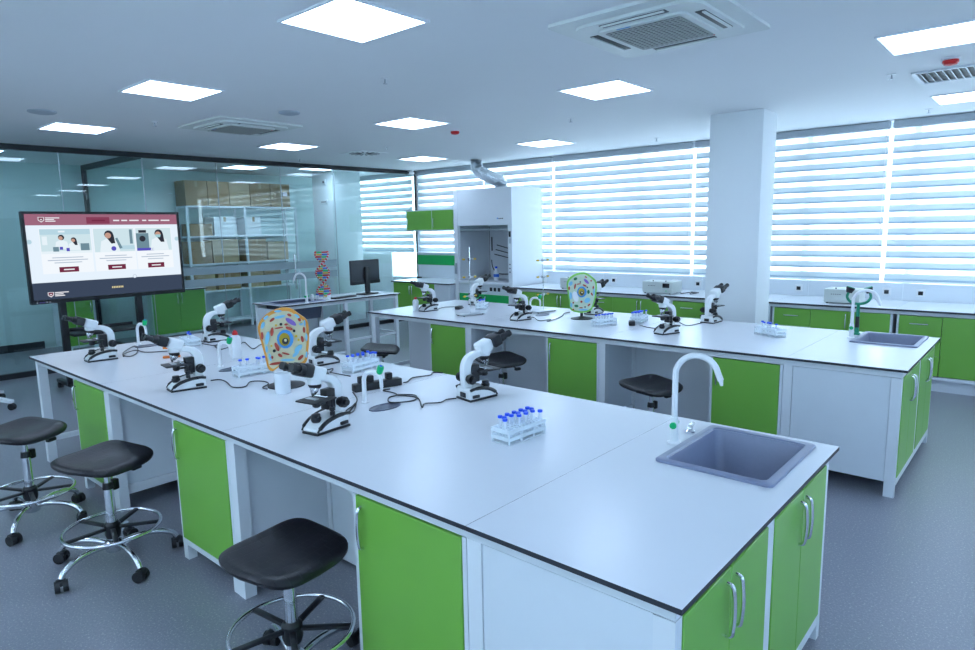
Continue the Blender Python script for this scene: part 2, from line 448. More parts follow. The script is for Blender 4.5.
def cassette(x, y, label, s):
    t = thing('ceiling_air_conditioner', label, 'air conditioner', (x, y, C), 0, 'ceiling cassette air conditioners')
    h = s/2
    def rr(hh, r, n=6):
        pts = []
        for cx, cy, a0 in ((hh-r, hh-r, 0), (-hh+r, hh-r, 90), (-hh+r, -hh+r, 180), (hh-r, -hh+r, 270)):
            for k in range(n+1): a = math.radians(a0+90*k/n); pts.append((cx+r*math.cos(a), cy+r*math.sin(a)))
        return pts
    MB().prism(rr(h, .03), -.018, -.0005).build('panel', 'ac_white', t)
    MB().prism(rr(h*.80, .10), -.034, -.018).build('inner_panel', 'ac_white', t)
    MB().prism(rr(h*.56, .04), -.046, -.034).build('grille_frame', 'ac_white', t)
    for k in range(4):
        a = k*PI/2
        m = Matrix.Rotation(a, 4, 'Z')
        MB().rbox(-h*.42, h*.42, h*.625, h*.74, -.0365, -.0335, .001).xf(m).build('air_slot', 'ac_slot', t)
        MB().rbox(-h*.40, h*.40, h*.70, h*.735, -.044, -.036, .002).xf(m).build('louvre', 'ac_white', t)
    g = h*.47; n = 14
    MB().box(-g, g, -g, g, -.0475, -.046).build('grille_backing', 'ac_slot', t, smooth=False)
    b = MB()
    for i in range(n+1):
        q = -g + 2*g*i/n
        b.box(q-.006, q+.006, -g, g, -.0515, -.0475); b.box(-g, g, q-.006, q+.006, -.0535, -.0515)
    b.build('grille', 'ac_grille', t, smooth=False)
    MB().box(-h*.30, -h*.12, -h*.535, -h*.51, -.0475, -.046).build('badge', 'nucleus_blue', t, smooth=False)
    MB().box(h*.36, h*.48, h*.505, h*.53, -.0475, -.046).build('sticker', 'red', t, smooth=False)
cassette(-1.22, 2.26, 'large square cassette air conditioner cut by the top of the view', .94)
cassette(-6.10, 2.32, 'smaller looking cassette air conditioner above the display screen', .94)

def disc(name, x, y, label, cat, r, mt, group=None, h=.03):
    t = thing(name, label, cat, (x, y, C), 0, group)
    MB().lathe([(r, -.0005), (r, -.010), (r*.93, -.016)], 28).build('rim', 'speaker_grey', t)
    MB().lathe([(r*.90, -.016), (r*.6, -h*.8), (r*.1, -h)], 28).build('cover', mt, t)
disc('ceiling_speaker', -6.5, .60, 'round grey ceiling speaker left of the smaller air conditioner', 'speaker', .115, 'speaker_grey', 'ceiling speakers')
disc('ceiling_speaker', -5.05, 2.25, 'round grey ceiling speaker right of the smaller air conditioner', 'speaker', .10, 'speaker_grey', 'ceiling speakers')
def alarm(x, y, label):
    t = thing('fire_alarm', label, 'fire alarm', (x, y, C), 0, 'red ceiling alarms')
    MB().lathe([(.055, -.0005), (.055, -.012), (.045, -.016)], 20).build('base', 'plastic_white', t)
    MB().lathe([(.050, -.016), (.052, -.030), (.040, -.046), (.012, -.052)], 20).build('dome', 'red', t)
alarm(-4.78, 4.26, 'small red alarm in the middle of the ceiling beside a light panel')
alarm(-.07, 4.45, 'red alarm at the upper right between light panel and air grille')
def sprinkler(x, y, label):
    t = thing('sprinkler_head', label, 'sprinkler', (x, y, C), 0, 'ceiling sprinkler heads')
    MB().lathe([(.032, -.0005), (.030, -.006), (.012, -.008)], 14).build('rosette', 'plastic_white', t)
    MB().cyl((0,0,-.008), (0,0,-.04), .006, .006, 8).build('stem', 'brushed', t)
    MB().lathe([(.018, -.040), (.018, -.043)], 12).build('deflector', 'brushed', t)
for x, y, l in ((-3.325, 1.984, 'tiny sprinkler head between the big light panel and the far one'), (-3.38, 4.57, 'tiny sprinkler head left of the column, above the wide blind'),
                (-6.45, 1.57, 'tiny sprinkler head beside the smaller ceiling air conditioner'), (-.477, 4.72, 'tiny sprinkler head left of the ceiling air grille at the right'),
                (-.507, 6.89, 'tiny sprinkler head closest to the right window blinds'), (-3.49, 6.75, 'tiny sprinkler head just above the wide blind next to the column'),
                (-6.4, 4.6, 'tiny sprinkler head left of the far ceiling vent'), (-8.5, 4.6, 'tiny sprinkler head near the top of the glass partition')):
    sprinkler(x, y, l)
def air_grille(x0, x1, y0, y1, label):
    t = thing('air_grille', label, 'air vent', ((x0+x1)/2, (y0+y1)/2, C))
    hx, hy = (x1-x0)/2, (y1-y0)/2
    MB().box(-hx+.02, hx-.02, -hy+.02, hy-.02, -.004, -.001).build('duct_opening', 'ac_slot', t, smooth=False)
    f = MB()
    for a in ((-hx, hx, -hy, -hy+.03), (-hx, hx, hy-.03, hy), (-hx, -hx+.03, -hy+.03, hy-.03), (hx-.03, hx, -hy+.03, hy-.03)): f.box(*a, -.014, -.0005)
    f.build('frame', 'white_steel', t, smooth=False)
    n = 14
    for i in range(n):
        x = -hx+.03+(2*hx-.06)*(i+.5)/n
        m = Matrix.Translation((x, 0, -.012)) @ Matrix.Rotation(.7, 4, 'Y')
        MB().box(-.012, .012, -hy+.03, hy-.03, -.001, .001).xf(m).build('slat', 'white_steel', t, smooth=False)
air_grille(-.36, .38, 4.78, 5.31, 'slatted air grille in the ceiling at the upper right')
def swirl(x, y, label, s=.5):
    t = thing('ceiling_vent', label, 'air vent', (x, y, C)); h = s/2
    MB().box(-h, h, -h, h, -.010, -.0005).build('plate', 'ceiling', t, smooth=False)
    for k in range(16):
        m = Matrix.Rotation(2*PI*k/16, 4, 'Z')
        MB().prism([(.05, -.006), (h*.9, -.02), (h*.9, .006), (.05, .006)], -.0125, -.010).xf(m).build('slot', 'ac_slot', t, smooth=False)
swirl(-7.23, 4.88, 'small dark swirl vent in the ceiling near the glass partition')
t = thing('security_camera', 'small white camera at the top of the corner post', 'camera', (-8.85, 7.30, C))
MB().lathe([(.04, -.0005), (.04, -.015), (.02, -.03)], 14).build('mount', 'plastic_white', t)
MB().rbox(-.03, .03, -.09, .04, -.085, -.03, .01).build('housing', 'plastic_white', t)
MB().cyl((0,-.09,-.058), (0,-.095,-.058), .02).build('lens', 'black', t)

# ================================================================== BENCHES
def bow_handle(L=.165, d=.022, r=.0065):
    pts = [(0,0,-L/2), (0,-d*.75,-L*.46), (0,-d,-L*.30), (0,-d*1.12,0), (0,-d,L*.30), (0,-d*.75,L*.46), (0,0,L/2)]
    b = MB().tube(spline(pts, 3), r, 8)
    return b
HANDLE = bow_handle().build('handle', 'chrome'); HANDLE_ME = HANDLE.data; bpy.data.objects.remove(HANDLE)
def add_handle(parent, loc, rot):
    o = bpy.data.objects.new('handle', HANDLE_ME); COL.objects.link(o); o.parent = parent; o.location = loc; o.rotation_euler = rot; return o
def ring_top(b, x0, x1, y0, y1, hx0, hx1, hy0, hy1, z0, z1, top, side):
    O = [(x0,y0),(x1,y0),(x1,y1),(x0,y1)]; H = [(hx0,hy0),(hx1,hy0),(hx1,hy1),(hx0,hy1)]
    vs = [(u,v,z) for z in (z1, z0) for P in (O, H) for u, v in P]   # 0-3 outer top,4-7 hole top,8-11 outer bot,12-15 hole bot
    b.mat(top).add(vs, [(i, (i+1)%4, 4+(i+1)%4, 4+i) for i in range(4)])
    b.mat(side).add(vs, [(8+i, 8+(i+1)%4, 12+(i+1)%4, 12+i) for i in range(4)] + [(i, (i+1)%4, 8+(i+1)%4, 8+i) for i in range(4)] + [(4+i, 4+(i+1)%4, 12+(i+1)%4, 12+i) for i in range(4)])
def top_section(parent, x0, x1, y0, y1, hole=None, z0=T-.016, z1=T):
    b = MB()
    if hole: ring_top(b, x0, x1, y0, y1, *hole, z0, z1, 0, 1)
    else:
        b.mat(0).add([(x0,y0,z1),(x1,y0,z1),(x1,y1,z1),(x0,y1,z1)], [(0,1,2,3)])
        b.mat(1).add([(x0,y0,z1),(x1,y0,z1),(x1,y1,z1),(x0,y1,z1),(x0,y0,z0),(x1,y0,z0),(x1,y1,z0),(x0,y1,z0)], [(0,1,5,4),(1,2,6,5),(2,3,7,6),(3,0,4,7),(7,6,5,4)])
    return b.build('worktop_section', ['laminate', 'laminate_core'], parent, smooth=False)
def base_cabinet(x0, x1, oy, label, yd=.53, z0=.09):
    """floor cabinet with one door, front facing -y at y=oy+.03"""
    t = thing('base_cabinet', label, 'cabinet', (x0, oy+.03, 0), 0, 'green door cabinets under the benches')
    w = x1-x0; d = yd-.03; z1 = .788
    MB().box(0, .018, .0, d, z0, z1).build('side_panel', 'white_panel', t, smooth=False)
    MB().box(w-.018, w, .0, d, z0, z1).build('side_panel', 'white_panel', t, smooth=False)
    MB().box(.018, w-.018, .0, d, z0, z0+.03).build('bottom_panel', 'white_panel', t, smooth=False)
    MB().box(.018, w-.018, d-.012, d, z0+.03, z1).build('back_panel', 'white_panel', t, smooth=False)
    for x in (0, w-.05): MB().box(x, x+.05, .002, .05, 0, z0).build('foot', 'white_steel', t, smooth=False)
    MB().box(0, w, .002, .03, z0-.04, z0).build('bottom_rail', 'white_steel', t, smooth=False) if 0 else None
    dr = MB().rbox(.021, w-.021, -.004, .015, z0+.034, z1-.003, .0025, 1).build('door', 'green', t)
    add_handle(dr, (.056, -.004, .665), (0,0,0))
    return t
def sink_cabinet(ox, oy, W, label):
    t = thing('sink_cabinet', label, 'cabinet', (ox, oy, 0))
    x0, x1, y0, y1, z0, z1 = -.675, -.03, .03, W-.03, .10, .788
    for a, b in (((x1-.06, x1), (y0, y0+.04)), ((x1-.06, x1), (y1-.04, y1)), ):
        MB().box(*a, *b, 0, z1).build('corner_post', 'white_steel', t, smooth=False)
    MB().box(x0, x1-.062, y0+.004, y0+.02, z0, z1).build('side_panel', 'white_panel', t, smooth=False)
    MB().box(x0, x1-.062, y1-.02, y1-.004, z0, z1).build('side_panel', 'white_panel', t, smooth=False)
    MB().box(x0, x0+.016, y0+.042, y1-.042, z0, z1).build('back_panel', 'white_panel', t, smooth=False)
    MB().box(x0+.018, x1-.02, y0+.042, y1-.042, z0, z0+.018).build('bottom_panel', 'white_panel', t, smooth=False)
    MB().box(x1-.03, x1-.001, y0+.04, y1-.04, z0-.03, z0+.02).build('bottom_rail', 'white_steel', t, smooth=False)
    ym = (y0+y1)/2
    MB().box(x1-.04, x1, ym-.032, ym+.032, z0+.02, z1).build('centre_post', 'white_steel', t, smooth=False)
    d0, d1 = y0+.045, ym-.035
    for a, b, hs in ((d0, (d0+d1)/2-.0015, 1), ((d0+d1)/2+.0015, d1, -1)):
        for off in (0, ym+.035-d0):
            dr = MB().rbox(x1-.014, x1+.004, a+off, b+off, z0+.024, z1-.003, .0025, 1).build('door', 'green', t)
            add_handle(dr, (x1+.004, (b-.032 if hs > 0 else a+.032)+off, .665), (0,0,PI/2))
    return t
def bench(ox, oy, L, W, tagw, cuts, cabs):
    # worktop in four sections
    wt = thing('bench_worktop', 'long pale laminate worktop with dark edge on the %s island bench' % tagw, 'worktop', (ox, oy, 0), 0, 'island bench worktops')
    cuts = [-L] + cuts + [-.715, 0]
    (a1, b1), (a2, b2), (a3, b3) = cabs
    for i in range(4):
        hole = (-.488, -.102, .913, 1.414) if i == 3 else None
        top_section(wt, cuts[i]+.0008, cuts[i+1]-.0008, 0, W, hole)
    # steel frame: rails under the top, legs, core panels
    fr = thing('steel_bench', 'white steel bench with square legs and panels under the %s island worktop' % tagw, 'bench', (ox, oy, 0), 0, 'island bench bodies')
    zt = T-.0165
    for y in (.03, W-.06):
        MB().box(-L+.03, -.03, y, y+.03, .792, zt).build('top_rail', 'white_steel', fr, smooth=False)
    for x in (-L+.03, -.06):
        MB().box(x, x+.03, .062, W-.062, .792, zt).build('top_rail', 'white_steel', fr, smooth=False)
    for x in (-L+.03, b1+.004, b2+.004, b3+.004):
        for y in (.03, W-.09):
            MB().box(x, x+.06, y, y+.06, 0, .7915).build('leg', 'white_steel', fr, smooth=False)
    for x in (b1+.007, b2+.007):     # side screens closing the leg frames, up to the core
        for ya, yb in ((.092, .545), (W-.545, W-.092)):
            MB().box(x+.012, x+.028, ya, yb, .16, .79).build('side_screen', 'white_panel', fr, smooth=False)
            MB().box(x+.005, x+.045, ya, yb, .10, .158).build('lower_rail', 'white_steel', fr, smooth=False)
    for y in (.552, W-.566):
        for xa, xb in ((-L+.07, b1-.01), (b1+.072, b2+.001), (b2+.068, b3)):
            MB().box(xa, xb, y, y+.014, .02, .79).build('core_panel', 'white_panel', fr, smooth=False)
    for y in (.545, W-.605):
        for x in (b1+.007, b2+.011, -3.0, -1.42):
            MB().box(x, x+.055, y, y+.06, 0, .0195 if x in (-3.0,-1.42) else .79).build('core_post', 'white_steel', fr, smooth=False)
    MB().box(-L+.035, -L+.065, .092, W-.092, .16, .20).build('stretcher', 'white_steel', fr, smooth=False)
    MB().box(-L+.092, a1-.005, W/2-.02, W/2+.02, .16, .20).build('stretcher', 'white_steel', fr, smooth=False)
    for i, (a, b, s) in enumerate(((a1, b1, 'left'), (a2, b2, 'middle'), (a3, b3, 'right'))):
        base_cabinet(ox+a, ox+b, oy, '%s cabinet with bright green door under the %s bench' % (s if s == 'middle' else s+'most', tagw))
    sink_cabinet(ox, oy, W, 'end cabinet with four green doors under the %s bench sink' % tagw)
    # sink set into the end section
    sk = thing('lab_sink', 'rectangular grey-blue resin sink set into the %s bench' % tagw, 'sink', (ox, oy, T), 0, 'drop-in bench sinks')
    d = -.20
    def loop(x0, x1, y0, y1, r, z, n=6):
        o = []
        for cx, cy, a0 in ((x1-r, y1-r, 0), (x0+r, y1-r, 90), (x0+r, y0+r, 180), (x1-r, y0+r, 270)):
            for k in range(n+1): a = math.radians(a0+90*k/n); o.append((cx+r*math.cos(a), cy+r*math.sin(a), z))
        return o
    def loft(loops, close_last=True):
        n = len(loops[0]); vs = [p for l in loops for p in l]
        fs = [(k*n+i, k*n+(i+1)%n, (k+1)*n+(i+1)%n, (k+1)*n+i) for k in range(len(loops)-1) for i in range(n)]
        if close_last: fs.append(tuple(range((len(loops)-1)*n, len(loops)*n)))
        return MB().add(vs, fs)
    X0, X1, Y0_, Y1_ = -.520, -.072, .880, 1.446
    def L_(i_, r, z): return loop(X0+i_, X1-i_, Y0_+i_, Y1_-i_, r, z)
    loft([L_(0, .022, .0006), L_(0, .022, .009), L_(.006, .02, .013), L_(.030, .026, .012), L_(.034, .026, .006)], False).build('rim', 'sink_grey', sk)
    loft([L_(.0345, .026, .0055), L_(.042, .035, -.02), L_(.058, .04, d+.03), L_(.075, .04, d+.006), L_(.10, .03, d)]).build('basin', 'sink_grey', sk)
    MB().lathe([(.045, .0), (.045, .004), (.03, .006), (.025, .003)], 20, (-.295, 1.165, d+.001)).build('drain', 'chrome', sk)
bench(0, 0, 5.358, 1.505, 'near', [-3.835, -2.280], ((-4.465, -3.872), (-2.895, -2.296), (-1.330, -.742)))
bench(-.022, 3.273, 5.269, 1.475, 'far', [-3.72, -2.19], ((-4.29, -3.755), (-2.775, -2.228), (-1.26, -.742)))

def goose_tap(x, y, label, rot, h=.385, knob='tap_green'):
    t = thing('gooseneck_tap', label, 'tap', (x, y, T), rot, 'white gooseneck taps')
    MB().lathe([(.030, 0), (.030, .006), (.018, .012), (.017, .10), (.015, .115)], 20).build('base', 'plastic_white', t)
    pts = [(0,0,.11), (0,0,.30)]
    R = .085
    for k in range(1, 11): a = PI - PI*.93*k/10; pts.append((R+R*math.cos(a), 0, .30+R*math.sin(a)))
    e = Vector(pts[-1]); pts.append((e.x+.012, 0, e.z-.03))
    MB().tube(spline(pts, 2), .0125, 12).build('spout', 'plastic_white', t)
    e = Vector(pts[-1])
    MB().cyl((e.x, 0, e.z), (e.x+.004, 0, e.z-.022), .010, .006, 10).build('nozzle', 'plastic_white', t)
    k = MB().cyl((0,-.016,.085), (0,-.034,.085), .012, .015, 10).cyl((0,.016,.085), (0,.034,.085), .012, .015, 10)
    k.build('knob', knob, t)
    return t
goose_tap(-.553, 1.131, 'white gooseneck tap at the near bench sink', math.radians(15))
goose_tap(-.572, 4.372, 'white gooseneck tap at the far bench sink beside the eyewash', math.radians(8))
t = thing('mixer_lever', 'small chrome lever lying behind the near sink', 'tap', (-.557, 1.30, T), .3)
MB().lathe([(.022, 0), (.022, .01), (.012, .02)], 14).build('base', 'chrome', t)
MB().rbox(-.012, .012, -.01, .085, .016, .028, .004).build('lever', 'chrome', t)
# green eyewash on the far bench
t = thing('eyewash', 'green hand-held eyewash with two black spray heads by the far sink', 'eyewash', (-.575, 4.575, T), math.radians(20))
MB().lathe([(.028, 0), (.028, .012), (.018, .018), (.016, .06)], 16).build('holder', 'eyewash_green', t)
MB().cyl((0,0,.06), (0,0,.15), .017, .015, 12).build('grip', 'black', t)
MB().cyl((0,0,.15), (0,0,.25), .014, .012, 12).build('handle_tube', 'eyewash_green', t)
pts = [(-.075,0,.35), (-.085,0,.31), (-.06,0,.27), (-.02,0,.255), (.02,0,.255), (.06,0,.27), (.085,0,.31), (.075,0,.35)]
MB().tube(spline(pts, 4), .011, 10).build('yoke', 'eyewash_green', t)
for s in (-1, 1):
    hd = MB().cyl((s*.075,0,.345), (s*.062,0,.385), .022, .034, 14).build('spray_head', 'black', t)
    MB().cyl((s*.062,0,.385), (s*.060,0,.391), .034, .030, 14).build('cap', 'eyewash_green', hd)

# ---- drip cups with small green-headed taps, along the middle of the near bench
def drip_cup(x, y, label, tlabel):
    c = thing('drip_cup', label, 'cup sink', (x, y, T), 0, 'oval drip cups')
    n = 24; a, b = .098, .058
    prof = [(1.0, .0005), (1.0, .004), (.94, .005), (.88, .002), (.5, .0012)]
    vs = []; fs = []
    for r, z in prof:
        for i in range(n): tt = 2*PI*i/n; vs.append((b*r*math.cos(tt), a*r*math.sin(tt), z))
    for k in range(len(prof)-1):
        for i in range(n): fs.append((k*n+i, k*n+(i+1)%n, (k+1)*n+(i+1)%n, (k+1)*n+i))
    fs.append(tuple(range((len(prof)-1)*n, len(prof)*n)))
    MB().add(vs, fs).build('bowl', 'cup_grey', c)
    p = thing('bench_tap', tlabel, 'tap', (x-.155, y-.01, T), math.radians(12), 'small taps with green heads')
    MB().lathe([(.020, .0), (.020, .006), (.012, .010), (.011, .03)], 16).build('base', 'plastic_white', p)
    pts = [(0,0,.02), (0,0,.10), (.003,0,.14), (.025,0,.170), (.06,0,.178), (.095,0,.170), (.115,0,.145), (.118,0,.10)]
    MB().tube(spline(pts, 4), [.012]*20+[.010]*9, 10).build('spout', 'plastic_white', p)
    MB().cyl((.118,0,.10), (.118,0,.075), .009, .004, 10).build('nozzle', 'plastic_white', p)
    m = Matrix.Translation((.105, 0, .170)) @ Matrix.Rotation(.35, 4, 'Y')
    k = MB().lathe([(.010, 0), (.017, .008), (.019, .035), (.016, .046)], 14).xf(m).build('knob', 'tap_green', p)
    MB().lathe([(.008, .0461), (.008, .048)], 10).xf(m).build('cap', 'blue_cap', k)
drip_cup(-5.06, .765, 'dark oval drip cup near the left end of the near bench', 'small white tap with green head in front of the display screen')
drip_cup(-3.57, .735, 'dark oval drip cup beside the white bottle with red cap', 'small white tap with green head in front of the white bottle')
drip_cup(-1.985, .745, 'largest looking dark oval drip cup, beside the black cable coil', 'small white tap with green head in front of the black power strip')
drip_cup(-3.45, 4.14, 'oval drip cup on the far bench behind a microscope', 'small white tap with green head on the far bench by the clamp stand')

# ================================================================== WINDOW COUNTER
CY = 6.55
ct = thing('window_counter_top', 'long pale countertop with dark edge below the blinds, right part', 'worktop', (0,0,0))
for a, b in ((-5.80, -4.45), (-4.45, -3.16), (-3.16, -1.88), (-1.88, -.622), (-.622, .64), (.64, 1.9)):
    top_section(ct, a+.001, b-.001, CY, 7.46, None, T-.02, T)
tr = thing('socket_trunking', 'white service trunking with black sockets along the window counter', 'trunking', (0,0,0))
for a, b in ((-5.80, -4.70), (-4.70, -3.11), (-3.11, -1.72), (-1.72, -.70), (-.70, 1.9)):
    MB().box(a+.002, b-.002, 7.462, 7.475, T+.001, 1.045).build('cover_panel', 'white_panel', tr, smooth=False)
for x in (-4.515, -3.512, -3.167, -1.833, -.862, -.523):
    s = MB().rbox(x-.045, x+.045, 7.452, 7.4615, .90, .99, .003).build('socket', 'plastic_white', tr)
    MB().rbox(x-.024, x+.024, 7.440, 7.4515, .92, .965, .004).build('outlet', 'black', s)
cu = thing('steel_counter', 'white steel rail carrying the window countertop', 'counter', (0,0,0))
MB().box(-5.80, 1.9, CY+.03, CY+.06, .795, T-.021).build('top_rail', 'white_steel', cu, smooth=False)
def counter_unit(x0, x1, label, left=.40):
    t = thing('counter_cabinet', label, 'cabinet', (x0, CY+.03, 0), 0, 'green cabinets under the window counter')
    w = x1-x0; z0, z1, d = .13, .79, .55
    MB().box(0, .02, 0, d, z0, z1).build('side_panel', 'white_panel', t, smooth=False)
    MB().box(w-.02, w, 0, d, z0, z1).build('side_panel', 'white_panel', t, smooth=False)
    MB().box(.02, w-.02, 0, d, z0, z0+.035).build('bottom_panel', 'white_panel', t, smooth=False)
    MB().box(.02, w-.02, d-.012, d, z0+.035, z1).build('back_panel', 'white_panel', t, smooth=False)
    MB().box(.0, w, .06, .075, 0, z0).build('plinth', 'white_panel', t, smooth=False)
    zs = [z0+.04, .375, .585, z1-.003]
    for a, b in zip(zs[:-1], zs[1:]):
        dr = MB().rbox(.022, left-.002, -.006, .014, a+.002, b-.002, .002, 1).build('drawer', 'green', t)
        add_handle(dr, (left/2, -.006, (a+b)/2+.02), (0, PI/2, 0))
    m = (left+w-.02)/2
    for a, b, hx in ((left+.002, m-.0015, m-.03), (m+.0015, w-.022, m+.03)):
        dr = MB().rbox(a, b, -.006, .014, zs[0], zs[-1], .002, 1).build('door', 'green', t)
        add_handle(dr, (hx, -.006, .68), (0,0,0))
counter_unit(-5.78, -4.46, 'green counter cabinet nearest the fume hood', .42)
counter_unit(-4.44, -3.17, 'green counter cabinet under the grey instrument with a dark screen', .42)
counter_unit(-3.15, -1.90, 'green counter cabinet mostly hidden by the column', .44)
counter_unit(-1.87, -.645, 'green counter cabinet directly right of the column', .42)
counter_unit(-.605, .62, 'green counter cabinet at the right edge behind the far bench end', .40)
def spectro(x, y, label, w=.34, screen=True):
    t = thing('spectrophotometer', label, 'lab instrument', (x, y, T), 0, 'grey bench instruments')
    MB().rbox(0, w, 0, .30, .012, .165, .006).build('housing', 'instrument', t)
    for a in (.03, w-.05):
        for b in (.03, .25): MB().cyl((a,b,0), (a,b,.012), .012, .012, 10).build('foot', 'black', t)
    if screen: MB().rbox(w*.68, w*.90, -.003, .001, .085, .145, .001).build('screen', 'black_gloss', t)
    for k in range(5): MB().box(w*.20+k*.022, w*.20+k*.022+.013, -.0012, .001, .105, .112).build('lettering', 'dark_grey', t, smooth=False)
    for a in (.30, .72): MB().cyl((w*a,.06,.165), (w*a,.06,.178), .008, .008, 8).build('knob', 'black', t)
    MB().cyl((w*.80,-.006,.045), (w*.80,.001,.045), .008, .008, 8).build('button', 'tap_green', t)
    return t
SP1 = spectro(-3.65, 6.73, 'grey instrument box with dark screen left of the column', .44)
spectro(-1.36, 6.73, 'grey instrument box without screen right of the column', .36, False)
spectro(-5.0, 6.70, 'grey instrument box half hidden behind the green-rimmed cell model', .36, False)
cc = [(.45,.22,.012), (.52,.12,.012), (.60,.19,.02), (.65,.10,.012), (.70,.22,.02), (.59,.27,.014), (.63,.17,.03), (.68,.29,.012)]
MB().tube(spline(cc, 5), .007, 6).build('power_cord', 'black', SP1)

# ---- left corner: counter, upper cabinets, splash panel
ct2 = thing('corner_counter_top', 'short pale countertop between glass partition and fume hood', 'worktop', (0,0,0))
top_section(ct2, -8.62, -7.12, CY-.08, 7.40, None, T-.02, T)
t = thing('corner_base_cabinet', 'green two-door cabinet under the corner countertop by the hood', 'cabinet', (-8.60, CY-.05, 0))
w = 1.47
for a, b in ((0,.02), (w-.02,w)): MB().box(a, b, 0, .55, .13, .828).build('side_panel', 'white_panel', t, smooth=False)
MB().box(.02, w-.02, 0, .55, .13, .165).build('bottom_panel', 'white_panel', t, smooth=False)
MB().box(.02, w-.02, .535, .55, .165, .828).build('back_panel', 'white_panel', t, smooth=False)
MB().box(1.10, w-.022, -.006, .014, .17, .825).build('filler_panel', 'white_panel', t, smooth=False)
for x in (0, w-.05): MB().box(x, x+.05, .01, .06, 0, .129).build('foot', 'white_steel', t, smooth=False)
for a, b, hx in ((.022, .50, .47), (.504, 1.095, .534)):
    dr = MB().rbox(a, b, -.006, .014, .17, .825, .002, 1).build('door', 'green', t); add_handle(dr, (hx, -.006, .70), (0,0,0))
t = thing('wall_cabinet', 'green-fronted white hanging cabinet in front of the corner blind', 'cabinet', (-8.92, 7.17, 1.745))
w = 1.79
MB().box(0, w, .004, .25, 0, .39).build('carcass', 'white_panel', t, smooth=False)
for a, b in ((.03, w*.40-.012), (w*.40+.012, w*.70), (w*.70+.014, w-.02)):
    dr = MB().rbox(a, b, -.014, .003, .022, .372, .002, 1).build('door', 'green', t)
    add_handle(dr, (a+.045, -.014, .15), (0,0,0))
t = thing('splash_board', 'white splashback board with green strip above the corner countertop', 'splashback', (-8.88, 7.405, T))
MB().box(0, 1.75, 0, .016, .0015, .46).build('board', 'white_panel', t, smooth=False)
MB().box(.01, 1.75, -.006, -.0005, .245, .43).build('green_strip', 'strip_green', t, smooth=False)
MB().box(0, 1.75, -.03, .016, .462, .485).build('top_edge', 'white_steel', t, smooth=False)
for x in (.02, 1.70): MB().box(x, x+.035, -.012, .0, .486, .894).build('upright', 'white_steel', t, smooth=False) if x < 1 else None

# ================================================================== FUME HOOD
t = thing('fume_hood', 'tall white fume hood with green lower doors beside the blinds', 'fume hood', (-7.09, 6.59, 0))
W, D, H = 1.26, .80, 2.41
for a, b in ((0, .085), (W-.085, W)):
    MB().rbox(a, b, 0, D, .0, H, .004, 1).build('side_column', 'white_steel', t)
MB().rbox(.086, W-.086, .008, .04, 1.82, H, .004, 1).build('front_fascia', 'white_steel', t)
MB().box(.086, W-.086, .041, D, H-.02, H).build('roof', 'white_panel', t, smooth=False)
MB().box(.086, W-.086, D-.02, D, .90, H-.021).build('back_baffle', 'hood_inside', t, smooth=False)
for a, b in ((.086, .10), (W-.10, W-.086)): MB().box(a, b, .045, D-.021, .90, H-.021).build('liner', 'hood_inside', t, smooth=False)
MB().box(.101, W-.101, .045, D-.021, .885, .90).build('work_surface', 'hood_inside', t, smooth=False)
MB().rbox(.086, W-.086, -.01, .044, .86, .905, .006).build('sill', 'white_steel', t)
sash = MB().box(.105, W-.105, .046, .052, 1.76, 2.05).build('sash', 'clear_glass', t, smooth=False)
MB().rbox(.105, W-.105, .040, .058, 1.735, 1.76, .004).build('sash_handle', 'brushed', sash)
MB().box(.118, .126, D-.024, D-.0205, .92, 1.80).build('baffle_joint', 'dark_grey', t, smooth=False)
MB().box(.165, .19, D-.026, D-.0205, 1.38, 1.62).build('baffle_slot', 'dark_grey', t, smooth=False)
for k, z in enumerate((1.44, 1.36, 1.28)):
    MB().tube([(.30-.03*k, D-.03, z+.04), (.62, D-.03, z-.03)], .007, 8).build('baffle_rib', 'black', t)
MB().tube(spline([(.17, D-.03, 1.22), (.19, D-.03, 1.10), (.27, D-.03, 1.0), (.40, D-.03, .975), (.62, D-.03, .98)], 5), .007, 8).build('hose', 'black', t)
MB().box(.086, W-.086, .03, .05, .70, .859).build('control_panel', 'white_panel', t, smooth=False)
for k in range(3):
    MB().rbox(.80+.085*k-.4+.36, .85+.085*k-.4+.36, .022, .0295, .755, .815, .004).build('socket', 'black', t)
for a, b in ((.09, W/2-.003), (W/2+.003, W-.09)):
    dr = MB().rbox(a, b, .01, .03, .12, .695, .002, 1).build('door', 'strip_green', t)
    add_handle(dr, (b-.05 if a < .3 else a+.05, .01, .58), (0,0,0))
MB().box(.086, W-.086, .06, .08, 0, .115).build('plinth', 'white_panel', t, smooth=False)
MB().rbox(W-.062, W-.024, -.006, -.0005, 1.63, 1.72, .002).build('display', 'black_gloss', t)
MB().rbox(W-.062, W-.024, -.004, -.0005, 1.53, 1.61, .002).build('keypad', 'speaker_grey', t)
for k in range(3): MB().cyl((W-.045,-.008,1.20-.06*k), (W-.045,-.0005,1.20-.06*k), .010, .010, 8).build('valve_knob', 'dark_grey', t)
MB().rbox(.02, .06, -.03, -.0005, 1.02, 1.20, .004).build('latch', 'brushed', t)
for k in range(4): MB().box(W-.31+.034*k, W-.285+.034*k, .0065, .0079, 1.915, 1.93+.006*(k == 0)).build('lettering', 'nucleus_blue' if k == 0 else 'dark_grey', t, smooth=False)
